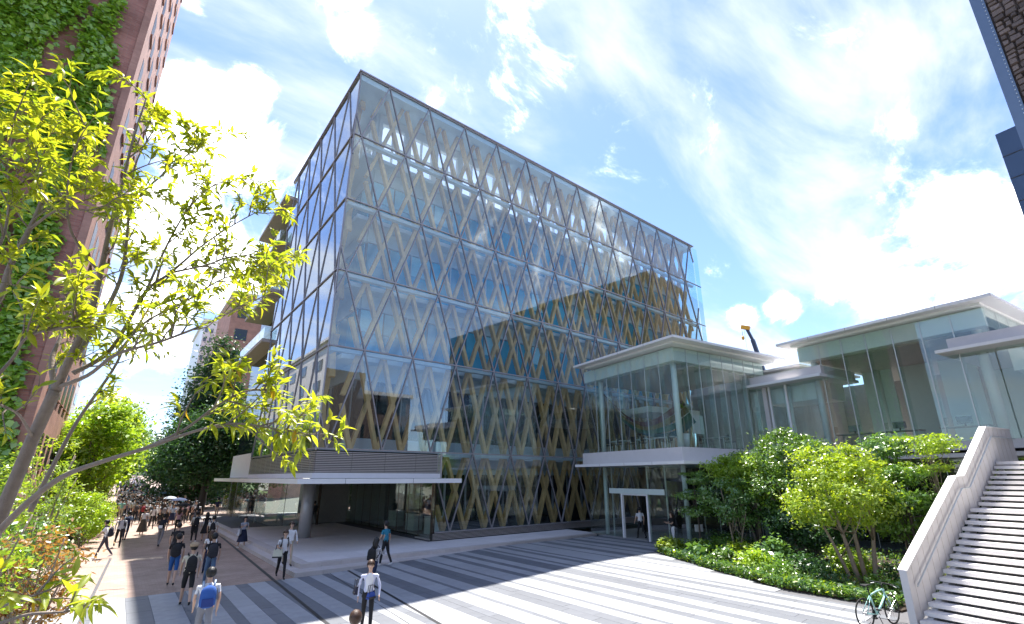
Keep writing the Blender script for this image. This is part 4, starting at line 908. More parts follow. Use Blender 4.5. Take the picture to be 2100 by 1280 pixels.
bigtree('camphor_tree', 'green tree further up right of the path', 11.5, 96, 17, 5.5, 'leaf_mid', 12000, .45, 24, 2.0)
bigtree('camphor_tree', 'small dark tree beside the far crowd', 6.6, 84, 10, 3.6, 'leaf_dark', 9000, .36, 25, 2.2)
for i, (x, y, h, r, lm, lb) in enumerate(((-1.8, 46, 9.0, 2.5, 'leaf_bright', 'bright green tree at the tower foot nearest the side path'), (-2.2, 56, 11.0, 3.0, 'leaf_bright', 'light green roadside tree second along the path'), (-1.4, 68, 10.5, 3.2, 'leaf_mid', 'mid green roadside tree leaning over the path'), (-1.6, 82, 12, 3.6, 'leaf_bright', 'sunlit roadside tree halfway along the path'), (-2.2, 100, 13, 4.2, 'leaf_mid', 'roadside tree beyond the halfway tree'), (-1.5, 125, 14, 4.6, 'leaf_bright', 'distant bright tree left of the path end'), (9.5, 130, 14, 5.0, 'leaf_mid', 'distant tree right of the path end'), (2.0, 300, 22, 9, 'leaf_mid', 'hazy round tree closing the end of the path'))):
    bigtree('street_tree', lb, x, y, h, r, lm, 9500, .26 + y * .0015, 30 + i, 1.8, 'bark', 130)
# slim bright shrubs beside the path
for i, (x, y, h, r, lm, lb) in enumerate(((-.9, 37.5, 3.0, 1.0, 'leaf_bright', 'bright roadside bush just past the side path'), (-.8, 40.5, 2.4, .9, 'leaf_bright', 'low sunny bush behind the walking man in white'), (-1.0, 44, 3.2, 1.1, 'leaf_lime', 'tall lime bush by the path edge'), (-.6, 51, 2.2, .9, 'leaf_bright', 'small bush by the crowd edge'), (-2.6, 34.5, 2.4, 1.0, 'leaf_mid', 'green bush at the tower foot'), (9.6, 58, 3.2, .7, 'leaf_lime', 'yellow green sapling in front of the dark trees by the canopy'))):
    rs = np.random.default_rng(90 + i); t = thing('roadside_bush', lb, 'bush', (x, y, 0), 0, 'bushes beside the path')
    P_, N_, C_ = crown_pts(2600, [((0, 0, h * .6), (r, r, h * .45))], rs, 45, .2, .7); P_[:, 2] = np.maximum(P_[:, 2], .05); V, F = leaves(2600, P_, N_, .17, rs, .45, .2); link('foliage', npmesh('foliage', V, F, lm), t)
    m_ = MB()
    for c in C_[:8]: m_.tube([(c[0] * .1, c[1] * .1, -.05), (c[0] * .5, c[1] * .5, c[2] * .55), c], [.025, .018, .008], 4)
    m_.build('stem', 'bark', t)
# slender saplings in the near left bed
for i, (x, y, h, r, lm, lb) in enumerate(((-2.0, 24.0, 5.0, 1.1, 'leaf_bright', 'slender sapling left of the paving with thin upright stems'), (-2.9, 20.6, 4.4, 1.0, 'leaf_bright', 'thin stemmed sapling nearest the picture edge'), (-1.6, 18.6, 3.0, .8, 'leaf_mid', 'low sapling beside the paving corner'), (-2.4, 28.2, 5.6, 1.2, 'leaf_lime', 'tall airy sapling beside the side path'), (-1.0, 15.6, 2.6, .8, 'leaf_red', 'reddish tipped twiggy shrub near the drain'), (-1.9, 14.2, 3.2, .9, 'leaf_bright', 'fresh green twiggy shrub in the near left corner'))):
    stems = [(.08 * math.cos(k * 1.9), .08 * math.sin(k * 1.9), r * .8 * math.cos(k * 1.9 + i), r * .8 * math.sin(k * 1.9 + i), h * (.75 + .05 * k), .03) for k in range(5)]
    tree('sapling', lb, 'sapling', (x, y, 0), [((0, 0, h * .72), (r, r, h * .3)), ((.2, 0, h * .45), (r * .8, r * .8, h * .2))], 1500, .14, lm, stems, 'bark_pale', 60, .16, 'saplings in the near left bed', .4, 110 + i, 20)
b = MB(); b.box(-9, -1.15, 12.5, 27.3, -.05, .06); o = b.build('planting_bed', 'soil'); struct(o)
rs = np.random.default_rng(140); n = 5000; P_ = np.column_stack([rs.uniform(-8, -1.2, n), rs.uniform(12.5, 27, n), rs.uniform(.07, .3, n)]); V, F = leaves(n, P_, np.tile((0, 0, 1.0), (n, 1)), .16, rs, .4, .1)
o = link('undergrowth', npmesh('undergrowth', V, F, 'leaf_bright')); tag(o, 'leafy undergrowth in the near left planting bed', 'undergrowth'); o['kind'] = 'stuff'
# -- ivy on the brick tower
rs = np.random.default_rng(5); n = 85000
ux = rs.uniform(-13, -.1, n); uz = rs.uniform(0, 40, n)
fx = np.sin(uz * .23 + 1.2) * 1.0 + np.sin(uz * .61) * .45 + np.sin(uz * 1.7) * .25
edge = -.75 + fx * .45 - np.clip((uz - 20) * .10, 0, 2.2)
col_ = np.abs(((ux + 30 + .5 * np.sin(uz * .35)) % 4.9) - 2.45)
gap = (col_ < .38 + .25 * np.sin(uz * .9 + ux)) & (rs.uniform(size=n) < .93)
keep = (ux < edge + rs.normal(size=n) * .18) & ~gap
ux, uz = ux[keep], uz[keep]; k = len(ux); bul = .22 + .2 * np.sin(ux * 2.1 + np.sin(uz * .7) * 2) * np.sin(uz * .8 + ux)
P_ = np.column_stack([ux - 3.6, 32 - np.abs(rs.normal(size=k)) * .12 - np.maximum(bul, .02), uz]); V, F = leaves(k, P_, np.tile((0.1, -1.0, .75), (k, 1)), .33, rs, .85, .5)
V2, F2 = [], []
tr_ = np.column_stack([-3.6 + rs.uniform(-2.2, -.25, 260), np.full(260, 31.85), 22 + rs.normal(size=260) * .25]); tr_[:, 2] += (tr_[:, 0] + 5) * -.6
Vb, Fb = leaves(260, tr_, np.tile((0, -1.0, .5), (260, 1)), .3, rs, .85, .5); F = np.vstack([F, Fb + len(V)]); V = np.vstack([V, Vb])
o = link('ivy', npmesh('ivy', V, F, 'leaf_ivy')); tag(o, 'thick green ivy hanging over the red brick tower', 'ivy'); o['kind'] = 'stuff'
# -- foreground tree
BR={
 'trunk':[(-0.55, 4.57, 3.21), (-0.54, 4.57, 3.47), (-0.51, 4.52, 3.74), (-0.48, 4.47, 4.0), (-0.43, 4.38, 4.31)],
 'limb1':[(-0.43, 4.38, 4.31), (-0.39, 4.28, 4.55), (-0.35, 4.19, 4.83), (-0.35, 4.14, 5.1), (-0.36, 4.08, 5.41), (-0.36, 4.08, 5.77), (-0.37, 4.08, 6.14), (-0.36, 4.08, 6.53)],
 'limb1b':[(-0.38, 4.33, 4.53), (-0.31, 4.44, 4.84), (-0.26, 4.49, 5.19), (-0.28, 4.49, 5.49), (-0.32, 4.49, 5.82), (-0.35, 4.49, 6.22), (-0.27, 4.49, 6.69)],
 'limb2':[(-0.43, 4.38, 4.33), (-0.28, 4.19, 4.4), (-0.15, 4.0, 4.53), (0.06, 3.8, 4.61), (0.29, 3.64, 4.75), (0.46, 3.57, 4.89), (0.62, 3.55, 5.02)],
 'limb3':[(-0.36, 4.28, 4.42), (-0.2, 4.3, 4.62), (-0.09, 4.3, 5.08), (0.03, 4.3, 5.27), (0.2, 4.3, 5.57), (0.38, 4.28, 5.81), (0.58, 4.26, 6.04)],
 'limb3b':[(-0.09, 4.3, 5.08), (-0.03, 4.4, 5.54), (0.05, 4.5, 5.93), (0.19, 4.5, 6.23), (0.36, 4.49, 6.37)],
 'limb3c':[(0.03, 4.3, 5.27), (0.23, 4.19, 5.35), (0.4, 4.08, 5.44), (0.64, 4.05, 5.48)],
 'limb4':[(-0.43, 4.38, 4.31), (-0.5, 4.47, 4.52), (-0.5, 4.57, 4.72), (-0.51, 4.67, 4.93), (-0.49, 4.67, 5.09)],
 'low':[(-0.48, 4.17, 3.45), (-0.37, 3.98, 3.62), (-0.24, 3.79, 3.76), (-0.08, 3.6, 3.84), (0.09, 3.45, 3.91), (0.3, 3.34, 4.01), (0.48, 3.27, 4.06), (0.69, 3.23, 4.04), (0.78, 3.21, 4.03)],
 'low2':[(0.09, 3.45, 3.91), (0.25, 3.39, 4.02), (0.37, 3.33, 4.15), (0.5, 3.26, 4.25), (0.62, 3.24, 4.27)],
 'left':[(-0.82, 4.12, 4.52), (-0.77, 4.13, 4.82), (-0.77, 4.13, 5.03), (-0.74, 4.13, 5.3), (-0.74, 4.13, 5.6), (-0.84, 4.11, 5.88), (-0.91, 4.1, 6.09)],
 'left2':[(-0.77, 4.13, 5.03), (-0.75, 4.23, 5.45), (-0.68, 4.35, 5.71), (-0.6, 4.46, 5.99), (-0.57, 4.46, 6.28)],
 'left3':[(-0.83, 3.71, 4.82), (-0.76, 3.72, 5.02), (-0.78, 3.72, 5.27), (-0.84, 3.71, 5.53), (-0.87, 3.7, 5.78)],
 'left4':[(-0.74, 4.13, 5.3), (-0.61, 3.95, 5.41), (-0.45, 3.87, 5.43), (-0.33, 3.89, 5.58)],
 'left5':[(-0.63, 3.55, 4.13), (-0.55, 3.56, 4.34), (-0.5, 3.46, 4.46), (-0.37, 3.38, 4.52), (-0.31, 3.39, 4.62)],
 'stemB':[(-0.46, 5.18, 3.51), (-0.4, 5.18, 3.86), (-0.33, 5.19, 4.2), (-0.2, 5.2, 4.62), (-0.15, 5.2, 4.89), (-0.05, 5.2, 5.27), (-0.05, 5.2, 5.66)],
 'spray':[(-0.36, 3.18, 3.13), (-0.27, 3.09, 3.17), (-0.18, 2.99, 3.21), (-0.07, 2.95, 3.21), (0.03, 2.95, 3.22)],
 'spray2':[(-0.38, 3.28, 3.16), (-0.31, 3.19, 3.21), (-0.23, 3.09, 3.25), (-0.16, 3.1, 3.27)],
 'mid':[(-0.48, 4.47, 4.0), (-0.54, 4.17, 4.12), (-0.6, 3.95, 4.15), (-0.69, 3.94, 4.22)],
 'mid2':[(-0.35, 4.19, 4.83), (-0.5, 3.97, 4.87), (-0.61, 3.85, 4.83), (-0.71, 3.73, 4.8)],
 'up2':[(-0.35, 4.14, 5.1), (-0.52, 3.97, 5.27), (-0.58, 3.86, 5.48), (-0.61, 3.85, 5.76), (-0.6, 3.85, 6.03)],
 'r5':[(-0.15, 4.0, 4.53), (-0.05, 4.3, 4.85), (0.16, 4.4, 5.09), (0.39, 4.38, 5.35), (0.63, 4.36, 5.46), (0.78, 4.33, 5.56)],
 'r6':[(-0.32, 4.49, 5.82), (-0.21, 4.6, 6.15), (-0.08, 4.7, 6.47), (-0.0, 4.7, 6.66)],
}

ft = thing('foreground_tree', 'near tree with yellow green leaves reaching in from the left edge', 'tree', (-0.95, 4.7, 0))
o4 = Vector((-0.95, 4.7, 0)); rs = np.random.default_rng(8); random.seed(8)
def smooth_line(pts, k=5):
    pts = [Vector(p) for p in pts]; out = []
    for i in range(len(pts) - 1):
        p0, p1, p2, p3 = pts[max(i - 1, 0)], pts[i], pts[i + 1], pts[min(i + 2, len(pts) - 1)]
        for j in range(k):
            t = j / k; out.append(.5 * ((2 * p1) + (p2 - p0) * t + (2 * p0 - 5 * p1 + 4 * p2 - p3) * t * t + (3 * p1 - p0 - 3 * p2 + p3) * t ** 3))
    out.append(pts[-1]); return out
RAD = {'trunk': (.040, .034), 'limb1': (.027, .005), 'limb1b': (.02, .004), 'limb2': (.015, .003), 'limb3': (.017, .003), 'low': (.02, .003), 'left': (.024, .004), 'stemB': (.018, .004), 'limb4': (.02, .005)}
m_ = MB(); m_.tube([Vector((-.95, 4.75, -.1)) - o4, Vector((-.9, 4.7, 1.2)) - o4, Vector((-.72, 4.62, 2.4)) - o4, Vector(BR['trunk'][0]) - o4], [.075, .06, .05, .04], 10)
LP = []  # leaf anchor (point, direction)
def twig(p, d, L, r, depth):
    pts = [p]; d = d.normalized(); K = 4
    for i in range(K):
        d = (d + Vector((random.gauss(0, .18), random.gauss(0, .18), random.gauss(.02, .15)))).normalized(); pts.append(pts[-1] + d * L / K)
    m_.tube([q - o4 for q in pts], [r * (1 - .7 * i / K) for i in range(K + 1)], 5)
    if depth:
        for i in range(1, K + 1):
            if random.random() < .75:
                s_ = d.cross(Vector((random.gauss(0, 1), random.gauss(0, 1), random.gauss(0, 1)))).normalized(); twig(pts[i], d * .6 + s_ * .7 + Vector((0, 0, .15)), L * random.uniform(.35, .6), r * .55, depth - 1)
    for i in range(1, K + 1):
        for _ in range(4 if i == K else 1 + (depth == 0)): LP.append((pts[i], d.copy()))
for k_, pl in BR.items():
    pts = smooth_line(pl); r0, r1 = RAD.get(k_, (.010, .003)); N = len(pts)
    m_.tube([q - o4 for q in pts], [r0 + (r1 - r0) * (i / (N - 1)) ** .8 for i in range(N)], 8)
    if k_ == 'trunk': continue
    for i in range(2, N):
        fr = i / N
        dens = .58 if fr > .35 else .18
        if k_ == 'stemB': dens *= .5
        if k_.startswith('limb3') or k_ in ('r5', 'r6'): dens = .72 if fr > .25 else .3
        if k_ == 'low': dens = 0 if fr < .5 else .6
        if k_.startswith('spray'): dens = .3
        if random.random() < dens:
            d = (pts[min(i + 1, N - 1)] - pts[i - 1]).normalized(); s_ = d.cross(Vector((random.gauss(0, 1), random.gauss(0, 1), random.gauss(0, 1)))).normalized()
            twig(pts[i], d * .7 + s_ * .75 + Vector((0, 0, .25)), random.uniform(.14, .36) * (.6 if k_.startswith('spray') else 1), .006, 1 if random.random() < .7 and not k_.startswith('spray') else 0)
    for _ in range(4): LP.append((pts[-1], (pts[-1] - pts[-2]).normalized()))
m_.build('branches', 'bark', ft, smooth=True)
# leaf: folded, slightly curved blade
def leafmesh(mname, bend):
    q = MB(); V = []
    for i, (t, w) in enumerate(((0, .015), (.2, .10), (.45, .15), (.72, .10), (1.0, 0.0))):
        z = -bend * t * t
        V += [(-w, t, z + w * .45), (0, t, z), (w, t, z + w * .45)]
    F = []
    for i in range(4):
        a = i * 3; F += [(a, a + 1, a + 4, a + 3), (a + 1, a + 2, a + 5, a + 4)]
    return q.add(V, F).mesh('leaf', mname, True)
LM = [leafmesh('leaf_front', b_) for b_ in (.15, .3, .5)]; LY = leafmesh('leaf_yellow', .35)
LV = [np.array([v.co[:] for v in me.vertices]) for me in LM]; LF = np.array([p.vertices[:] for p in LM[0].polygons])
camp = Vector((0, 0, 3.75)); cand = []
for p, d in LP:
    out = (d * .6 + Vector((random.gauss(0, .6), random.gauss(0, .6), random.gauss(-.15, .4)))).normalized()
    yellow = random.random() < .035
    if yellow: out = Vector((random.gauss(0, .2), random.gauss(0, .2), -1)).normalized()
    up = Vector((random.gauss(0, .35), random.gauss(0, .35), 1)); xax = out.cross(up).normalized(); zax = xax.cross(out)
    L = random.uniform(.05, .105); M = Matrix((xax, out, zax)).transposed() * L
    cand.append(((p - camp).length / L, p, M, yellow))
cand.sort(key=lambda c: c[0])
AV, AF = [], []; cnt = 0
for i, (s_, p, M, yel) in enumerate(cand):
    if i < 300 or (yel and False):
        o = link('leaf', LY if yel else random.choice(LM), ft); mw = M.to_4x4(); mw.translation = p - o4; o.matrix_local = mw
    else:
        if yel:
            continue
        v = LV[i % 3] @ np.array(M).T + np.array(p - o4); AV.append(v); AF.append(LF + 15 * cnt); cnt += 1
o = link('foliage', npmesh('foliage', np.vstack(AV), np.vstack(AF), 'leaf_front', smooth=True), ft); o['kind'] = 'stuff'
print('front leaves', len(cand))
# ------------------------------------------------------------------ people
CL = {}
TMP = bpy.data.scenes.new('skin_workbench')
def cm(col, rough=.85):
    if isinstance(col, str): return col
    key = tuple(round(c, 3) for c in col)
    if key not in CL: nm = 'cloth_%d' % len(CL); mat(nm, col, rough, var=.10, scale=9, bump=.25, bscale=22); CL[key] = nm
    return CL[key]
WHITE = (.78, .78, .79); BLACK = (.018, .018, .02); NAVY = (.02, .028, .07); GREY = (.24, .24, .26); CREAM = (.66, .60, .47); TAN = (.48, .40, .30); DENIM = (.10, .16, .26); BLUE = (.03, .10, .35); TEAL = (.03, .22, .34); PINK = (.55, .33, .36); MINT = (.25, .50, .46); LBLUE = (.35, .45, .60); OLIVE = (.16, .15, .08)
k_ = NT('striped_cloth'); p_ = k_.n('ShaderNodeBsdfPrincipled'); k_.l(p_.outputs[0], k_.out.inputs[0]); p_.inputs['Roughness'].default_value = .85
t_ = k_.n('ShaderNodeTexCoord'); w_ = k_.n('ShaderNodeTexWave', wave_type='BANDS', bands_direction='Z'); k_.l(t_.outputs['Object'], w_.inputs['Vector']); w_.inputs['Scale'].default_value = 7.5; w_.inputs['Distortion'].default_value = .3
r_ = k_.n('ShaderNodeValToRGB'); r_.color_ramp.elements[0].position = .42; r_.color_ramp.elements[1].position = .5; r_.color_ramp.elements[0].color = (.02, .02, .03, 1); r_.color_ramp.elements[1].color = (.75, .75, .76, 1); k_.l(w_.outputs['Fac'], r_.inputs[0]); k_.l(r_.outputs[0], p_.inputs['Base Color']); MATS['striped_cloth'] = k_.m
mat('skin', (.56, .36, .26), .55, var=.06); mat('skin_dark', (.42, .25, .17), .55, var=.06)
mat('hair_black', (.012, .011, .011), .4, var=.2, scale=40, bump=.5, bscale=60); mat('hair_brown', (.07, .035, .02), .4, var=.25, scale=40, bump=.5, bscale=60)
mat('shoe_dark', (.02, .02, .022), .5); mat('shoe_white', (.7, .7, .7), .5); mat('sole', (.5, .5, .5), .6); mat('eye', (.01, .01, .01), .3); mat('lip', (.45, .17, .15), .5)
def person(label, loc, face, h=1.72, top=WHITE, bottom=BLACK, shoe='shoe_dark', hair='hair_black', long_hair=False, sleeve='short', legs='long', skirt=None, pack=None, hat=None, stride=.35, arms=(0.25, -0.25), elbow=(.25, .25), lean=.03, female=False, fingers=True, features=False, group='people on the plaza and path', name='person', cat='person', seed=0, bag=None, open_top=None, mesh_only=False, armout=.06):
    s = h / 1.72; E = []; Vt = []; Rd = []; tagm = []
    def v(p, r): Vt.append(Vector(p)); Rd.append(r); return len(Vt) - 1
    def e(a, b_, t): E.append((a, b_)); tagm.append(t)
    fw = .93 if female else 1.0
    pel = v((0, 0, .95), .118 * fw); wst = v((0, .005 + lean * .4, 1.09), (.105 if female else .118)); ch = v((0, lean * 1.0, 1.28), .125 * fw); nb = v((0, lean * 1.2, 1.425), .06)
    nk = v((0, lean * 1.4 + .005, 1.49), .047); jw = v((0, lean * 1.5 + .022, 1.555), .064); hd = v((0, lean * 1.5 + .012, 1.635), .088); hp = v((0, lean * 1.5 + .002, 1.68), .048)
    e(pel, wst, 1); e(wst, ch, 1); e(ch, nb, 1); e(nb, nk, 0); e(nk, jw, 0); e(jw, hd, 0); e(hd, hp, 0)
    if features:
        ns = v((0, lean * 1.5 + .112, 1.605), .014); e(hd, ns, 0)
        for sx in (-1, 1): er = v((sx * .088, lean * 1.5 + .0, 1.62), .018); e(hd, er, 0)
    hands = []
    for i, sx in enumerate((-1, 1)):
        a = arms[i]; sw = (.155 if female else .175)
        sh = v((sx * sw, lean * 1.1, 1.385), .058 * fw)
        ua = .27; fa = .24; ox = armout
        el = Vector((sx * (sw + ox), lean + math.sin(a) * ua, 1.385 - math.cos(a) * ua)); b2 = a + elbow[i] + .12
        slv = Vector(Vt[sh]).lerp(el, .62); wr = el + Vector((sx * -.01 if elbow[i] < .8 else sx * -.09, math.sin(b2) * fa, -math.cos(b2) * fa)); d = (wr - el).normalized()
        i1 = v(slv, .052 * fw); i2 = v(el, .041 * fw); i3 = v(wr, .028); pm = v(wr + d * .055, .030)
        e(ch, sh, 1); e(sh, i1, 1); e(i1, i2, 1 if sleeve == 'long' else 0); e(i2, i3, 1 if sleeve == 'long' else 0); e(i3, pm, 0); hands.append(wr + d * .1)
        if fingers:
            side = Vector((0, 1, 0)) - d * d.y; side = side.normalized() if side.length > .2 else Vector((0, 0, 1)); nn = d.cross(side)
            for q, (o_, L) in enumerate(((-.024, .055), (-.008, .068), (.009, .064), (.025, .05))):
                f0 = v(wr + d * .085 + side * o_, .0095); f1 = v(wr + d * (.085 + L * .55) + side * o_ * 1.15 + nn * sx * .006, .0085); f2 = v(wr + d * (.085 + L) + side * o_ * 1.2 + nn * sx * .02, .007)
                e(pm, f0, 0); e(f0, f1, 0); e(f1, f2, 0)
            t0 = v(wr + d * .04 + side * .036, .011); t1 = v(wr + d * .075 + side * .052 + nn * sx * .01, .0085); e(pm, t0, 0); e(t0, t1, 0)
        else:
            fe = v(wr + d * .13, .02); e(pm, fe, 0)
    for i, sx in enumerate((-1, 1)):
        st_ = stride if i == 0 else -stride
        hx = .088; L1, L2 = .42, .42
        kn_b = max(0, -st_) * .9 + .06
        hp_ = v((sx * hx, 0, .89), .088 * fw); ka = Vector((sx * (hx + .005), math.sin(st_) * L1, .89 - math.cos(st_) * L1)); kd = st_ - kn_b
        an = ka + Vector((0, math.sin(kd) * L2, -math.cos(kd) * L2)); mid = Vector(Vt[hp_]).lerp(ka, .72)
        m1 = v(mid, .074 * fw); k_ = v(ka, .055); cf = v(ka.lerp(an, .35), .052 if legs != 'long' else .056); a_ = v(an, .036 if legs != 'long' else .044)
        loose = 1.0
        e(pel, hp_, 2); e(hp_, m1, 2); e(m1, k_, 2 if legs in ('long', 'shorts') else 0); e(k_, cf, 2 if legs == 'long' else 0); e(cf, a_, 2 if legs == 'long' else 0)
        tp = -.25 * max(0, -st_) * 2; hl = v(an + Vector((0, -.03, -.045)), .034); to = v(an + Vector((0, .075, -.052 + tp * .1)), .035); tt = v(an + Vector((0, .16, -.062 + tp * .12)), .026)
        e(a_, hl, 3); e(hl, to, 3); e(to, tt, 3)
    zmin = min(p.z - r for p, r in zip(Vt, Rd))
    me = bpy.data.meshes.new('sk'); me.from_pydata([(p.x * s, p.y * s, (p.z - zmin) * s) for p in Vt], E, [])
    ob = bpy.data.objects.new('sk', me); TMP.collection.objects.link(ob); md = ob.modifiers.new('s', 'SKIN'); md.branch_smoothing = .6; md.use_smooth_shade = True
    for i, r in enumerate(Rd):
        sv = me.skin_vertices[0].data[i]; sv.radius = (r * s, r * s); sv.use_root = (i == 0)
    sb = ob.modifiers.new('u', 'SUBSURF'); sb.levels = 1; sb.render_levels = 1
    TMP.view_layers[0].update(); dg = TMP.view_layers[0].depsgraph; ev = ob.evaluated_get(dg); body = bpy.data.meshes.new_from_object(ev); bpy.data.objects.remove(ob); bpy.data.meshes.remove(me)
    # widen torso, give clothing zones
    co = np.empty(len(body.vertices) * 3); body.vertices.foreach_get('co', co); co = co.reshape(-1, 3)
    z = co[:, 2] / s + zmin; inner_ = (np.abs(co[:, 0]) < .2 * s) & (z > .86) & (z < 1.42); k = np.where(inner_, 1.22, 1.0); co[:, 0] *= k; ky = np.where(inner_, .9, 1.0); co[:, 1] *= ky
    body.vertices.foreach_set('co', co.ravel())
    A = np.array([[Vt[a].x, Vt[a].y, Vt[a].z - zmin] for a, b_ in E]) * s; B_ = np.array([[Vt[b_].x, Vt[b_].y, Vt[b_].z - zmin] for a, b_ in E]) * s; T_ = np.array(tagm)
    cen = np.array([p.center[:] for p in body.polygons]); AB = B_ - A; L2_ = (AB ** 2).sum(1) + 1e-9
    t = np.clip(((cen[:, None, :] - A[None]) * AB[None]).sum(2) / L2_[None], 0, 1); dd = np.linalg.norm(cen[:, None, :] - (A[None] + t[:, :, None] * AB[None]), axis=2); mi = T_[dd.argmin(1)]
    zz = cen[:, 2] / s + zmin; mi = np.where((mi == 1) & (zz < .955) & (np.abs(cen[:, 0]) < .22 * s), 2, mi); mi = np.where((mi == 2) & (zz > .985), 1, mi)
    if open_top is not None: mi = np.where((mi == 1) & (np.abs(cen[:, 0]) < .065 * s) & (cen[:, 1] > 0) & (zz > .9), 4, mi)
    body.materials.clear()
    for x in ('skin', cm(top), cm(bottom), shoe, cm(open_top if open_top is not None else WHITE)): body.materials.append(MATS[x])
    body.polygons.foreach_set('material_index', mi.astype(np.int32)); body.polygons.foreach_set('use_smooth', np.ones(len(body.polygons), dtype=bool)); body.update()
    parts = []
    zb = -zmin
    # hair: cap with a cut-out for the face
    q = MB(); n1_, n2_ = 18, 9; hc = Vector((0, lean * 1.5 + .004, 1.648 + zb)); rx, ry, rz_ = .108, .122, .124
    V = []; F = []
    for i in range(n2_ + 1):
        ph = math.pi * .5 * (1 - i / n2_ * 1.55)
        for j in range(n1_):
            th = 2 * math.pi * j / n1_; fr = math.sin(th)
            p2 = ph if fr < .25 else max(ph, .22 + .14 * random.random())
            if fr >= .25 and p2 > ph: rr = 1.0
            rr = 1 + random.uniform(-.03, .03)
            x_, y_, z_ = rx * math.cos(p2) * math.cos(th) * rr, ry * math.cos(p2) * fr * rr, rz_ * math.sin(p2) * rr
            if long_hair and fr < .3 and ph < -.05: z_ = -.02 - .36 * (i / n2_ - .6) * 2.2; y_ = min(y_, -.02) - .035 if fr < .1 else y_ * .8; x_ *= 1.12
            V.append(((hc.x + x_) * s, (hc.y + y_) * s, (hc.z + z_) * s))
    F = [(i * n1_ + j, i * n1_ + (j + 1) % n1_, (i + 1) * n1_ + (j + 1) % n1_, (i + 1) * n1_ + j) for i in range(n2_) for j in range(n1_)]
    parts.append(('hair', q.add(V, F).mesh('hair', hair, True), []))
    if features:
        q = MB()
        for sx in (-1, 1): q.lathe([(.001, -.006), (.011, 0), (.001, .006)], 8, ((sx * .034) * s, (lean * 1.5 + .094) * s, (1.632 + zb) * s), 0)
        q.lathe([(.001, -.005), (.02, 0), (.001, .005)], 8, (0, (lean * 1.5 + .084) * s, (1.562 + zb) * s), 1, 1, .5)
        for sx in (-1, 1): q.box((sx * .034 - .016) * s, (sx * .034 + .016) * s, (lean * 1.5 + .092) * s, (lean * 1.5 + .098) * s, (1.655 + zb) * s, (1.66 + zb) * s, 0)
        parts.append(('face_features', q.mesh('face', ['eye', 'lip']), []))
    if hat:
        q = MB(); q.lathe([(.118, -.01), (.125, .02), (.118, .07), (.08, .115), (.02, .128)], 16, (0, (hc.y - .005) * s, (hc.z + .015) * s)); 
        if hat[1] == 'cap': q.box(-.07 * s, .07 * s, (hc.y + .09) * s, (hc.y + .19) * s, (hc.z + .01) * s, (hc.z + .022) * s)
        parts.append(('hat', q.mesh('hat', cm(hat[0]), True), []))
    if skirt:
        col, zt, zl, wid = skirt; q = MB(); prof = []
        for i in range(7): u = i / 6; prof.append(((.135 + (wid - .135) * u ** .8) * s, (zt + (zl - zt) * u + zb) * s))
        n_ = 20; V = []
        for r, z_ in prof:
            for j in range(n_):
                th = 2 * math.pi * j / n_; k2 = 1 + .06 * math.sin(th * 7) * (zt + zb - z_ / s) * 1.5; V.append((r * k2 * math.cos(th), r * k2 * math.sin(th) * .85 + .01, z_))
        parts.append(('skirt', q.add(V, [(i * n_ + j, (i + 1) * n_ + j, (i + 1) * n_ + (j + 1) % n_, i * n_ + (j + 1) % n_) for i in range(6) for j in range(n_)]).mesh('skirt', cm(col), True), []))
    if pack:
        col = pack[0]; w_ = pack[1] if len(pack) > 1 else .15; q = MB(); K = 8; n_ = 12; V = []
        for i in range(K + 1):
            u = i / K; z_ = .96 + .46 * u; k2 = (1 - abs(u * 2 - .85) ** 4 * .35) * (1 if 0 < i < K else .55)
            for j in range(n_):
                th = 2 * math.pi * j / n_; cx2, sy2 = math.cos(th), math.sin(th); sq = (abs(cx2) ** 4 + abs(sy2) ** 4) ** -.25
                V.append((w_ * k2 * cx2 * sq * s, (-.215 + lean + .095 * k2 * sy2 * sq * (1.15 - .3 * u)) * s, (z_ + zb) * s))
        q.add(V, [(i * n_ + j, i * n_ + (j + 1) % n_, (i + 1) * n_ + (j + 1) % n_, (i + 1) * n_ + j) for i in range(K) for j in range(n_)] + [tuple(range(n_ - 1, -1, -1)), tuple(K * n_ + j for j in range(n_))])
        subs = []
        for sx in (-1, 1):
            b2 = MB(); b2.tube([(sx * .10 * s, (-.13 + lean) * s, (1.40 + zb) * s), (sx * .115 * s, (.0 + lean) * s, (1.475 + zb) * s), (sx * .115 * s, (.12 + lean) * s, (1.36 + zb) * s), (sx * .12 * s, (.10 + lean) * s, (1.18 + zb) * s), (sx * .14 * s, (-.10 + lean) * s, (1.05 + zb) * s)], [.02 * s] * 5, 6); subs.append(('strap', b2.mesh('strap', cm(pack[2] if len(pack) > 2 else col), True)))
        b2 = MB(); b2.box(-w_ * .72 * s, w_ * .72 * s, (-.335 + lean) * s, (-.30 + lean) * s, (1.0 + zb) * s, (1.16 + zb) * s); subs.append(('pocket', b2.mesh('pocket', cm(pack[3] if len(pack) > 3 else col))))
        b2 = MB(); b2.tube([(-.03 * s, (-.2 + lean) * s, (1.40 + zb) * s), (0, (-.2 + lean) * s, (1.45 + zb) * s), (.03 * s, (-.2 + lean) * s, (1.40 + zb) * s)], .009, 5); subs.append(('grab_loop', b2.mesh('loop', cm(col))))
        parts.append(('backpack', q.mesh('backpack', cm(col), True), subs))
    if mesh_only: return body, parts
    return put_person(body, parts, label, loc, face, group, name, cat)
def put_person(body, parts, label, loc, face, group, name='person', cat='person'):
    o = link(name, body, None, loc, (0, 0, -face)); tag(o, label, cat, group)   # face: bearing from +Y towards +X
    for nm, me, subs in parts:
        p_ = link(nm, me, o)
        for sn, sm in subs: link(sn, sm, p_)
    return o
g0 = lambda x, y: gz(x, y) + .005
N_ = 0.0
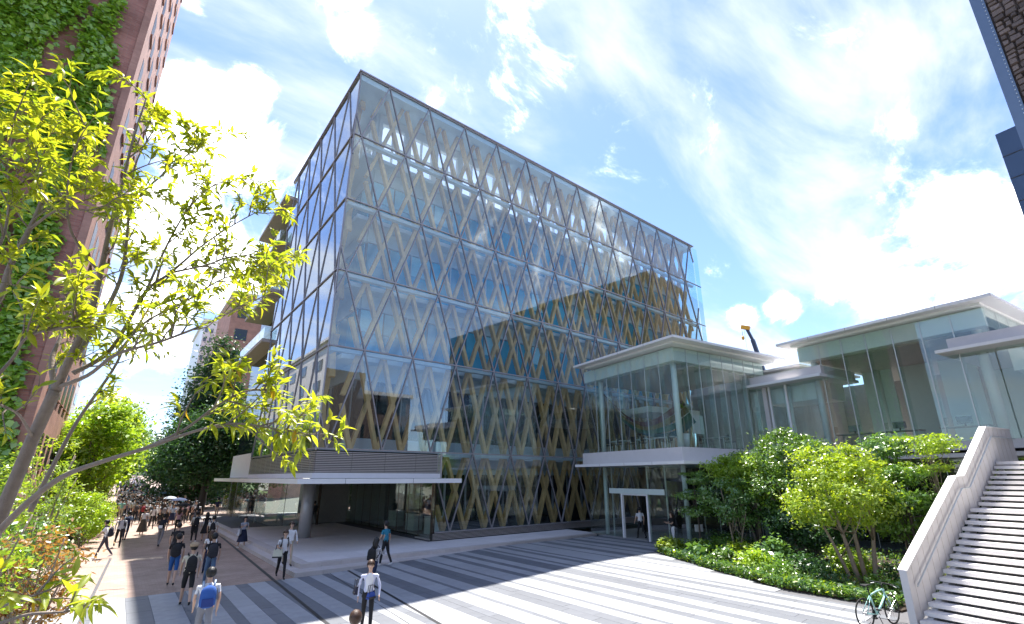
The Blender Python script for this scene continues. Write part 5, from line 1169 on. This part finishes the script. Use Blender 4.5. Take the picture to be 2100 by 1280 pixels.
def pp(label, x, y, face=0.0, z=None, **k): return person(label, (x, y, g0(x, y) if z is None else z), R(face), **k)
random.seed(3)
# nearest figures
pp('man in white tee carrying a blue rucksack at the bottom of the picture', 2.08, 13.78, 5, top=WHITE, bottom=GREY, pack=(BLUE, .16, LBLUE, (.025, .05, .2)), stride=.3, features=False)
pp('man with tan beret, cream tee, black shorts and black backpack', 2.28, 19.0, 3, h=1.75, top=CREAM, bottom=BLACK, legs='shorts', hat=((.42, .31, .2), 'beret'), pack=(BLACK, .14), stride=.34)
pp('man in black tee and bright blue shorts with a black backpack', 2.19, 22.78, 8, h=1.70, top=BLACK, bottom=(.02, .1, .33), legs='shorts', pack=(BLACK, .15), stride=.2, arms=(.1, -.1))
pp('man in black tee and blue jeans with a black backpack', 3.18, 21.6, 2, h=1.76, top=BLACK, bottom=DENIM, pack=((.03, .03, .035), .15), stride=.28)
pp('bareheaded man in plain black tee ahead of the blue shorts man', 2.58, 27.6, 5, h=1.75, top=BLACK, bottom=(.05, .05, .06), stride=.3)
pp('brown haired woman in white tee ahead of the jeans man', 3.5, 24.6, 0, h=1.6, top=WHITE, bottom=NAVY, hair='hair_brown', long_hair=True, female=True, stride=.25)
pp('man in cream tee with black straps and slim black pack', 4.55, 32.2, 10, top=(.72, .71, .66), bottom=BLACK, pack=(BLACK, .12), stride=.3)
pp('person in pale shirt and black trousers with a square black backpack', 4.25, 36.6, 0, h=1.72, top=(.66, .66, .62), bottom=BLACK, sleeve='long', pack=(BLACK, .15), stride=.2, shoe='shoe_white')
pp('girl in a long dark dress beside the square backpack', 4.85, 37.0, 0, h=1.62, top=BLACK, bottom=BLACK, long_hair=True, female=True, legs='bare', skirt=((.02, .02, .025), 1.02, .45, .27), stride=.18)
pp('man in navy tee and grey trousers with a dark shoulder pack', 2.5, 35.5, 20, h=1.72, top=(.03, .035, .06), bottom=GREY, pack=((.02, .02, .025), .13, BLACK, WHITE), stride=.3)
pk = pp('woman in pink top and dark trousers under the black parasol', 3.9, 43.2, 5, h=1.62, top=PINK, bottom=BLACK, female=True, hair='hair_brown', long_hair=True, arms=(.2, .9), elbow=(.2, 1.5), sleeve='long')
pp('woman in white top and long dark olive skirt', 1.96, 43.8, 10, h=1.62, top=WHITE, bottom=OLIVE, female=True, hair='hair_brown', legs='bare', skirt=((.09, .08, .065), 1.03, .16, .33), stride=.15)
pp('person in white jacket and black slim trousers with dark straps', 2.65, 48.2, 170, h=1.66, top=WHITE, bottom=BLACK, sleeve='long', female=True, stride=.25, pack=(BLACK, .12))
pp('man in black tee beside the white jacket', 3.5, 51.3, 0, h=1.74, top=BLACK, bottom=(.05, .05, .06), stride=.3)
pp('man in white tee and dark trousers walking left across the sunlit path', .08, 32.3, -80, h=1.72, top=WHITE, bottom=(.07, .065, .085), pack=((.02, .022, .035), .16), shoe='shoe_white', stride=.3, arms=(.45, -.3), features=True, lean=.06)
pp('man in grey shirt and black trousers striding on the sunlit edge', .65, 36.7, 175, h=1.72, top=(.5, .51, .55), bottom=BLACK, sleeve='long', pack=(BLACK, .12), stride=.3, features=True)
pp('person in light blue tee with dark pack behind the grey shirt man', 1.0, 40.2, 10, h=1.7, top=LBLUE, bottom=NAVY, pack=(NAVY, .14), stride=.3)
pp('man in mint green shirt on the sunny left of the path', .82, 60.3, 0, h=1.74, top=MINT, bottom=TAN, stride=.2)
pp('person in pale blue shirt and beige trousers beside the mint shirt', .45, 61.2, 0, h=1.7, top=(.35, .5, .62), bottom=TAN, pack=(BLACK, .1), stride=.25)
pp('man in brown shirt and cap with a grey backpack', 1.76, 55.3, 0, h=1.74, top=(.35, .24, .17), bottom=BLACK, hat=((.06, .06, .07), 'cap'), pack=((.07, .07, .08), .15), stride=.25)
pp('woman in dark red top in the middle of the path', 1.9, 58.2, 0, h=1.62, top=(.25, .03, .05), bottom=NAVY, female=True, long_hair=True)
pp('man in navy tee and tan trousers walking along the platform edge', 7.2, 50.3, 20, h=1.72, z=.35, top=NAVY, bottom=TAN, stride=.25)
pp('man in white tee with dark pack straps by the platform far end', 7.9, 66.0, 185, h=1.74, z=.02, top=WHITE, bottom=BLACK, features=False, pack=(BLACK, .12))
pp('woman in white blouse coming down beside the platform', 7.0, 64, 180, h=1.65, z=.02, top=WHITE, bottom=NAVY, female=True, long_hair=True)
pp('man with straw hat and white shirt among the far group', 6.6, 70.5, 180, h=1.72, top=WHITE, bottom=GREY, hat=((.6, .5, .34), 'beret'))
pp('girl in grey tee and black skirt at the platform corner', 6.3, 56.0, 170, h=1.62, top=(.4, .4, .42), bottom=BLACK, female=True, long_hair=True, legs='bare', skirt=(BLACK, 1.02, .5, .25))
pp('girl in white top and ochre skirt near the platform', 5.6, 49.0, 0, h=1.6, top=(.62, .62, .64), bottom=BLACK, female=True, long_hair=True, legs='bare', skirt=((.3, .18, .06), 1.02, .45, .27))
pp('tall man in black seen from behind near the platform', 5.3, 46.2, 0, h=1.78, top=BLACK, bottom=BLACK)
pp('man in light blue tee up the path centre', 3.3, 66, 175, h=1.73, top=LBLUE, bottom=DENIM)
pp('man all in black in the centre of the far group', 5.9, 60.4, 0, h=1.75, top=BLACK, bottom=BLACK, pack=(BLACK, .14))
pp('man in navy polo left of the centre crowd', 2.2, 54.0, 0, h=1.72, top=NAVY, bottom=BLACK, pack=((.25, .03, .04), .14))
pp('person in charcoal tee with grey pack before the crowd', 4.8, 42.1, 5, h=1.7, top=(.09, .09, .1), bottom=BLACK, pack=((.2, .2, .21), .14), stride=.2)
pp('woman with brown bob and beige skirt in the crowd front', 4.3, 47.6, 10, h=1.62, top=(.12, .12, .13), bottom=TAN, female=True, hair='hair_brown', legs='bare', skirt=((.55, .47, .36), 1.02, .4, .28))
sk = pp('woman in pale blouse and long navy skirt stepping off the platform', 6.02, 31.8, 165, h=1.62, top=(.42, .45, .52), bottom=NAVY, female=True, legs='bare', skirt=((.02, .026, .06), 1.03, .36, .29), shoe='shoe_white', arms=(.15, .5), elbow=(1.2, 1.4), features=True, stride=.2)
tm = pp('young man in long white shirt and tan trousers on the lower step', 6.28, 23.4, 178, h=1.70, z=.175, top=WHITE, bottom=TAN, sleeve='long', arms=(.3, .9), elbow=(.4, 1.9), features=True, hair='hair_brown', stride=.25)
tt_ = pp('man in white tee and black trousers with black straps and a tote', 5.62, 21.64, 185, h=1.72, top=WHITE, bottom=BLACK, arms=(.2, .25), elbow=(.3, 1.25), features=True, hair='hair_brown', stride=.3, pack=(BLACK, .12))
pp('man in teal blue tee and black trousers on the front step', 9.7, 21.2, -30, h=1.76, z=gz(9.7) + .0, top=TEAL, bottom=BLACK, shoe='shoe_white', stride=.22)
pp('long haired woman in striped top with a black backpack', 7.62, 17.5, 60, h=1.62, top='striped_cloth', bottom=NAVY, female=True, long_hair=True, sleeve='long', pack=(BLACK, .16), arms=(.5, .6), elbow=(1.1, 1.2), stride=.25)
pp('woman in open white cardigan and black trousers walking toward the camera', 5.57, 12.98, 200, h=1.64, top=(.62, .64, .78), open_top=WHITE, bottom=BLACK, female=True, sleeve='long', hair='hair_brown', features=True, stride=.22, arms=(.12, -.18), armout=.12)
pp('brown haired person whose head shows at the bottom edge', 3.41, 8.38, 20, h=1.62, top=WHITE, bottom=NAVY, hair='hair_brown', stride=.2)
pp('man in white shirt and black trousers inside the open pavilion door', 24.45, 18.7, 20, h=1.70, z=.36, top=WHITE, bottom=BLACK, stride=.3)
pp('woman in black top and white wide trousers looking at her phone', 23.3, 15.75, -60, h=1.6, z=.35, top=BLACK, bottom=WHITE, female=True, long_hair=True, arms=(.4, .5), elbow=(1.2, 1.2), stride=.08, hair='hair_brown', pack=(BLACK, .13))
pp('dark figure with a backpack in the lobby doorway', 12.0, 39.2, 0, h=1.7, z=.35, top=BLACK, bottom=(.05, .05, .05), pack=(BLACK, .14))
# dark figure at a desk in the wing
wx, wy = W(30.4, 4.9); pp('person seated at the desk behind the wing glass by the stair', wx, wy, -70, h=1.66, z=5.0, top=(.03, .03, .035), bottom=BLACK, stride=.1, fingers=False)
# held things
def parasol(label, loc, col, r=.55):
    t = thing('parasol', label, 'parasol', loc, 0, 'parasols in the crowd'); q = MB(); q.lathe([(r, 0), (r * .82, .09), (r * .5, .17), (.02, .22)], 8); q.f = q.f[:-2]; q.m = q.m[:-2]; q.build('canopy', cm(col), t)
    q = MB(); q.tube([(0, 0, -.65), (0, 0, .28)], .008, 5); q.build('shaft', 'shoe_dark', t)
    q = MB(); q.tube([(0, 0, -.75), (0, 0, -.62)], .018, 6); q.build('handle', 'shoe_dark', t)
parasol('black parasol over the woman in pink', (4.05, 43.4, 1.82), BLACK); parasol('navy parasol in the middle of the crowd', (4.5, 52, 1.9), (.03, .05, .12), .6); parasol('pale parasol among the far crowd', (4.2, 57, 1.9), (.5, .55, .62), .55); parasol('dark parasol by the front of the far crowd', (2.4, 78, 1.95), (.02, .02, .03), .6); parasol('light blue parasol in the far crowd', (4.8, 74, 1.95), (.2, .3, .45), .6); parasol('black parasol left of the far crowd', (1.4, 76, 1.95), BLACK, .6)
def tote(label, loc, rz, col, w=.36, h=.30):
    t = thing('tote_bag', label, 'bag', loc, rz, 'hand bags'); q = MB(); V = [(-w / 2, -.06, 0), (w / 2, -.06, 0), (w / 2, .06, 0), (-w / 2, .06, 0), (-w * .42, -.03, h), (w * .42, -.03, h), (w * .42, .03, h), (-w * .42, .03, h)]; q.add(V, [(0, 3, 2, 1), (4, 5, 6, 7), (0, 1, 5, 4), (1, 2, 6, 5), (2, 3, 7, 6), (3, 0, 4, 7)]); q.build('body', cm(col), t)
    for sy in (-1, 1): q = MB(); q.tube([(-.09, sy * .03, h - .03), (-.07, sy * .03, h + .16), (.07, sy * .03, h + .16), (.09, sy * .03, h - .03)], .009, 5); q.build('strap', 'shoe_dark', t)
    q = MB(); q.box(-w / 2 + .004, w / 2 - .004, -.064, .064, 0, .05); q.build('base_trim', 'shoe_dark', t)
tote('cream tote held by the man in black trousers', (5.36, 21.38, .80), R(-30), (.6, .58, .46)); tote('white cloth bag on the arm of the woman in navy skirt', (5.8, 31.6, .72), R(60), (.6, .61, .64), .34, .32)
tote('small dark bag behind the woman in the cardigan', (5.3, 13.15, .9), R(80), (.03, .03, .05), .22, .18); tote('flat blue pouch against the hip of the cardigan woman', (5.55, 12.78, .82), R(200), (.03, .07, .3), .22, .15)
# crowd up the path: copies of a dozen figures
var = []
CN = ['white top and black trousers', 'black top and grey trousers', 'pale blue top and dark skirt', 'white top and jeans', 'navy top and tan trousers', 'grey top and black trousers', 'white top and navy trousers', 'light grey top and black trousers', 'black dress', 'teal top and grey trousers', 'cream top and navy trousers', 'pink top and black trousers']
cols = [(WHITE, BLACK), (BLACK, GREY), (LBLUE, NAVY), (WHITE, DENIM), (NAVY, TAN), (GREY, BLACK), (WHITE, NAVY), ((.5, .5, .52), BLACK), (BLACK, BLACK), (TEAL, GREY), (CREAM, NAVY), (PINK, BLACK)]
for i, (a, c) in enumerate(cols):
    fm = i % 3 == 2
    b_, p_ = person('', None, 0, h=1.6 + .13 * ((i * 7) % 10) / 10 + (.05 if not fm else -.02), top=a, bottom=c, female=fm, long_hair=fm, hair='hair_black' if i % 4 else 'hair_brown', pack=(BLACK if i % 2 else GREY, .14) if i % 5 else None, stride=.15 + .04 * (i % 6), fingers=False, skirt=(c, 1.02, .45, .27) if i in (2, 8) else None, legs='bare' if i in (2, 8) else 'long', mesh_only=True)
    var.append((b_, p_, CN[i]))
random.seed(12); taken = []
cnt = 0; tries = 0
while cnt < 165 and tries < 9000:
    tries += 1
    y = 50 + (tries % 997) / 997 * 62 if cnt % 3 else random.uniform(66, 122); x = random.uniform(.5, 5.9)
    if y < 60 and x < 2.6: continue
    if any((x - a) ** 2 + (y - c) ** 2 < .5 for a, c in taken): continue
    taken.append((x, y)); b_, p_, cn = random.choice(var)
    put_person(b_, [(n_, m2, []) for n_, m2, s2 in p_], 'small figure in ' + cn + ' in the crowd further up the path', (x, y, gz(0, y)), random.choice((0, math.pi)) + random.uniform(-.4, .4), 'crowd further up the path'); cnt += 1
# beyond that the crowd is one mass
V_all, F_all, M_all = [], [], []; off_ = 0
mats_ = ['skin', cm(WHITE), cm(BLACK), cm(NAVY), cm(LBLUE), cm(GREY), 'hair_black']
for i in range(170):
    x = random.uniform(.3, 6.0); y = random.uniform(122, 230); h = random.uniform(1.55, 1.78); z0 = gz(0, y); t1 = random.choice((1, 1, 2, 3, 4, 5)); t2 = random.choice((2, 2, 3, 5))
    q = MB(); q.lathe([(.09, 0), (.12, .45), (.15, .9)], 6, (0, 0, 0), t2); q.lathe([(.16, .9), (.21, 1.3), (.1, 1.45)], 6, (0, 0, 0), t1, 1, .65); q.lathe([(.04, 1.45), (.1, 1.55), (.09, 1.62)], 6, (0, 0, 0), 0); q.lathe([(.105, 1.6), (.1, 1.7), (.02, 1.74)], 6, (0, 0, 0), 6)
    o_ = len(V_all); V_all += [(p[0] * 1 + x, p[1] + y, p[2] * h / 1.74 + z0) for p in q.v]; F_all += [tuple(k2 + o_ for k2 in f) for f in q.f]; M_all += q.m
me = bpy.data.meshes.new('crowd'); me.from_pydata(V_all, [], F_all)
for x in mats_: me.materials.append(MATS[x])
me.polygons.foreach_set('material_index', M_all); o = link('crowd', me); tag(o, 'far crowd of students filling the end of the path', 'crowd'); o['kind'] = 'stuff'
bpy.data.scenes.remove(TMP)
# ------------------------------------------------------------------ bicycle
mat('celeste', (.40, .70, .66), .3, var=.03, coat=.5); mat('rubber', (.02, .02, .02), .8); mat('alloy', (.55, .55, .56), .3, metal=.9)
bk = thing('bicycle', 'pale turquoise city bicycle parked by the stair foot', 'bicycle', (14.55, 4.72, gz(14.9) + .004), math.atan2(-.28, .96))
def wheel(cx_, turn=0):
    w = bpy.data.objects.new('wheel', None)
    q = MB(); n_, m2 = 36, 8; V = []
    rr = .335
    def torus(Rr, r, mm):
        V = [((Rr + r * math.cos(2 * math.pi * j / m2)) * math.cos(2 * math.pi * i / n_), r * math.sin(2 * math.pi * j / m2), (Rr + r * math.cos(2 * math.pi * j / m2)) * math.sin(2 * math.pi * i / n_)) for i in range(n_) for j in range(m2)]
        q_ = MB(); q_.add(V, [(i * m2 + j, i * m2 + (j + 1) % m2, ((i + 1) % n_) * m2 + (j + 1) % m2, ((i + 1) % n_) * m2 + j) for i in range(n_) for j in range(m2)]); return q_
    t = torus(.322, .015, 0); wh = link('wheel', t.mesh('tyre', 'rubber', True), bk, (cx_, 0, .337), (0, 0, turn))
    torus(.304, .009, 0).build('rim', 'rubber', wh, True)
    q = MB()
    for i in range(20):
        a = 2 * math.pi * i / 20; q.tube([(.02 * math.cos(a + .6), .02 * (-1) ** i, .02 * math.sin(a + .6)), (.3 * math.cos(a), 0, .3 * math.sin(a))], .0022, 4)
    q.build('spokes', 'alloy', wh); q = MB(); q.tube([(0, -.05, 0), (0, .05, 0)], .022, 8); q.build('hub', 'alloy', wh)
wheel(0); wheel(1.02, .1)
BBk = (.43, 0, .28); ST = (.27, 0, .78); SB = (.30, 0, .70); HT = (.83, 0, .80); HB = (.865, 0, .66)
q = MB(); q.tube([HB, (.63, 0, .44), BBk], [.022, .024, .022], 10); q.tube([HT, (.55, 0, .765), SB], [.018, .018, .016], 10); q.tube([BBk, SB], [.018, .016], 10); q.tube([HT, HB], .022, 10)
for sy in (-1, 1): q.tube([(.43, sy * .03, .28), (.0, sy * .06, .337)], .011, 7); q.tube([(.30, sy * .015, .69), (.0, sy * .06, .337)], .009, 7)
q.build('frame', 'celeste', bk, True)
q = MB()
for sy in (-1, 1): q.tube([(.865, sy * .03, .66), (.89, sy * .05, .56), (1.02, sy * .055, .337)], [.014, .013, .009], 7)
q.build('fork', 'celeste', bk, True)
q = MB(); q.tube([SB, (.255, 0, .93)], .014, 8); q.build('seat_post', 'rubber', bk)
q = MB(); q.add([(.10, -.07, .94), (.10, .07, .94), (.20, .065, .955), (.38, .015, .945), (.38, -.015, .945), (.20, -.065, .955), (.10, -.06, .91), (.10, .06, .91), (.20, .05, .92), (.37, .012, .92), (.37, -.012, .92), (.20, -.05, .92)], [(0, 5, 4, 3, 2, 1), (6, 7, 8, 9, 10, 11), (0, 1, 7, 6), (1, 2, 8, 7), (2, 3, 9, 8), (3, 4, 10, 9), (4, 5, 11, 10), (5, 0, 6, 11)]); q.build('saddle', 'rubber', bk)
q = MB(); q.tube([HT, (.80, 0, .90), (.86, 0, .93)], .014, 8); q.build('stem', 'rubber', bk)
q = MB(); q.tube([(.82, -.29, .93), (.87, -.1, .935), (.87, .1, .935), (.82, .29, .93)], .012, 8); q.build('handlebar', 'rubber', bk)
for sy in (-1, 1):
    q = MB(); q.tube([(.83, sy * .2, .93), (.90, sy * .22, .90), (.88, sy * .3, .88)], .006, 5); q.build('brake_lever', 'alloy', bk)
q = MB(); q.tube([(.43, .055, .28), (.43, .06, .28)], .09, 24); q.build('chainring', 'rubber', bk)
q = MB(); q.tube([(.43, .06, .37), (0, .06, .37)], .005, 4); q.tube([(.43, .06, .19), (0.0, .06, .30)], .005, 4); q.build('chain', 'rubber', bk)
for sy, dx, dz in ((1, .1, -.13), (-1, -.1, .13)):
    q = MB(); q.tube([(.43, sy * .075, .28), (.43 + dx, sy * .085, .28 + dz)], .01, 6); q.build('crank', 'rubber', bk); q = MB(); q.box(.43 + dx - .045, .43 + dx + .045, sy * .09 if sy > 0 else -.17, .17 if sy > 0 else -.09, .28 + dz - .012, .28 + dz + .012); q.build('pedal', 'rubber', bk)
q = MB(); q.tube([(.40, -.06, .25), (.34, -.2, .0)], .009, 6); q.build('kickstand', 'rubber', bk)
q = MB(); q.tube([(.84, .05, .92), (.95, .06, .78), (.93, .04, .62)], .004, 4); q.tube([(.84, -.05, .92), (.93, -.08, .80), (.6, -.02, .72)], .004, 4); q.build('cable', 'rubber', bk)
# potted palm in the pavilion
pt = thing('potted_palm', 'spiky palm in a tall white pot inside the pavilion corner', 'plant', (*W(22.3, 18.8), 5.37))
q = MB(); q.lathe([(.16, 0), (.24, .8), (.22, .8), (.2, .7)], 18); q.build('pot', 'white_panel', pt, True)
q = MB(); q.tube([(0, 0, .7), (.03, .02, 1.5), (0, .05, 2.3)], [.04, .035, .03], 7); q.build('trunk', 'bark', pt)
q = MB()
for i in range(34):
    a = i * 2.4; el = random.uniform(-.3, 1.1); L = random.uniform(.5, .85); d = Vector((math.cos(a) * math.cos(el), math.sin(a) * math.cos(el), math.sin(el))); p0 = Vector((0, .05, 2.28)); sd = d.cross(Vector((0, 0, 1))).normalized() * .025; p1 = p0 + d * L * .55 + Vector((0, 0, .04)); p2 = p0 + d * L + Vector((0, 0, -.22)); q.add([p0 - sd, p0 + sd, p1 - sd, p1 + sd, p2], [(0, 1, 3, 2), (2, 3, 4)])
q.build('fronds', 'leaf_lime', pt)
# notice board by the entrance, reception desks in the lobby
nb_ = thing('notice_sign', 'small white notice panel on a post beside the pavilion corner', 'sign', (23.9, 14.6, .34), R(-20)); q = MB(); q.box(-.25, .25, -.015, .015, .75, 1.1); q.build('panel', 'white_panel', nb_); q = MB(); q.tube([(0, .02, 0), (0, .02, .8)], .02, 6); q.build('post', 'bronze', nb_)
for i, (x, y, l) in enumerate(((16.0, 28.2, 'white counter box nearest the glass corner in the lobby'), (16.2, 31.2, 'white counter box in the middle of the lobby'), (16.5, 34.6, 'white counter box deepest in the lobby'))):
    t = thing('counter', l, 'counter', (x, y, .4), R(5), 'lobby counters'); q = MB(); q.box(-.35, .35, -.5, .5, 0, 1.0); q.build('body', 'frosted', t); q = MB(); q.box(-.38, .38, -.53, .53, 1.0, 1.04); q.build('top', 'white_panel', t)
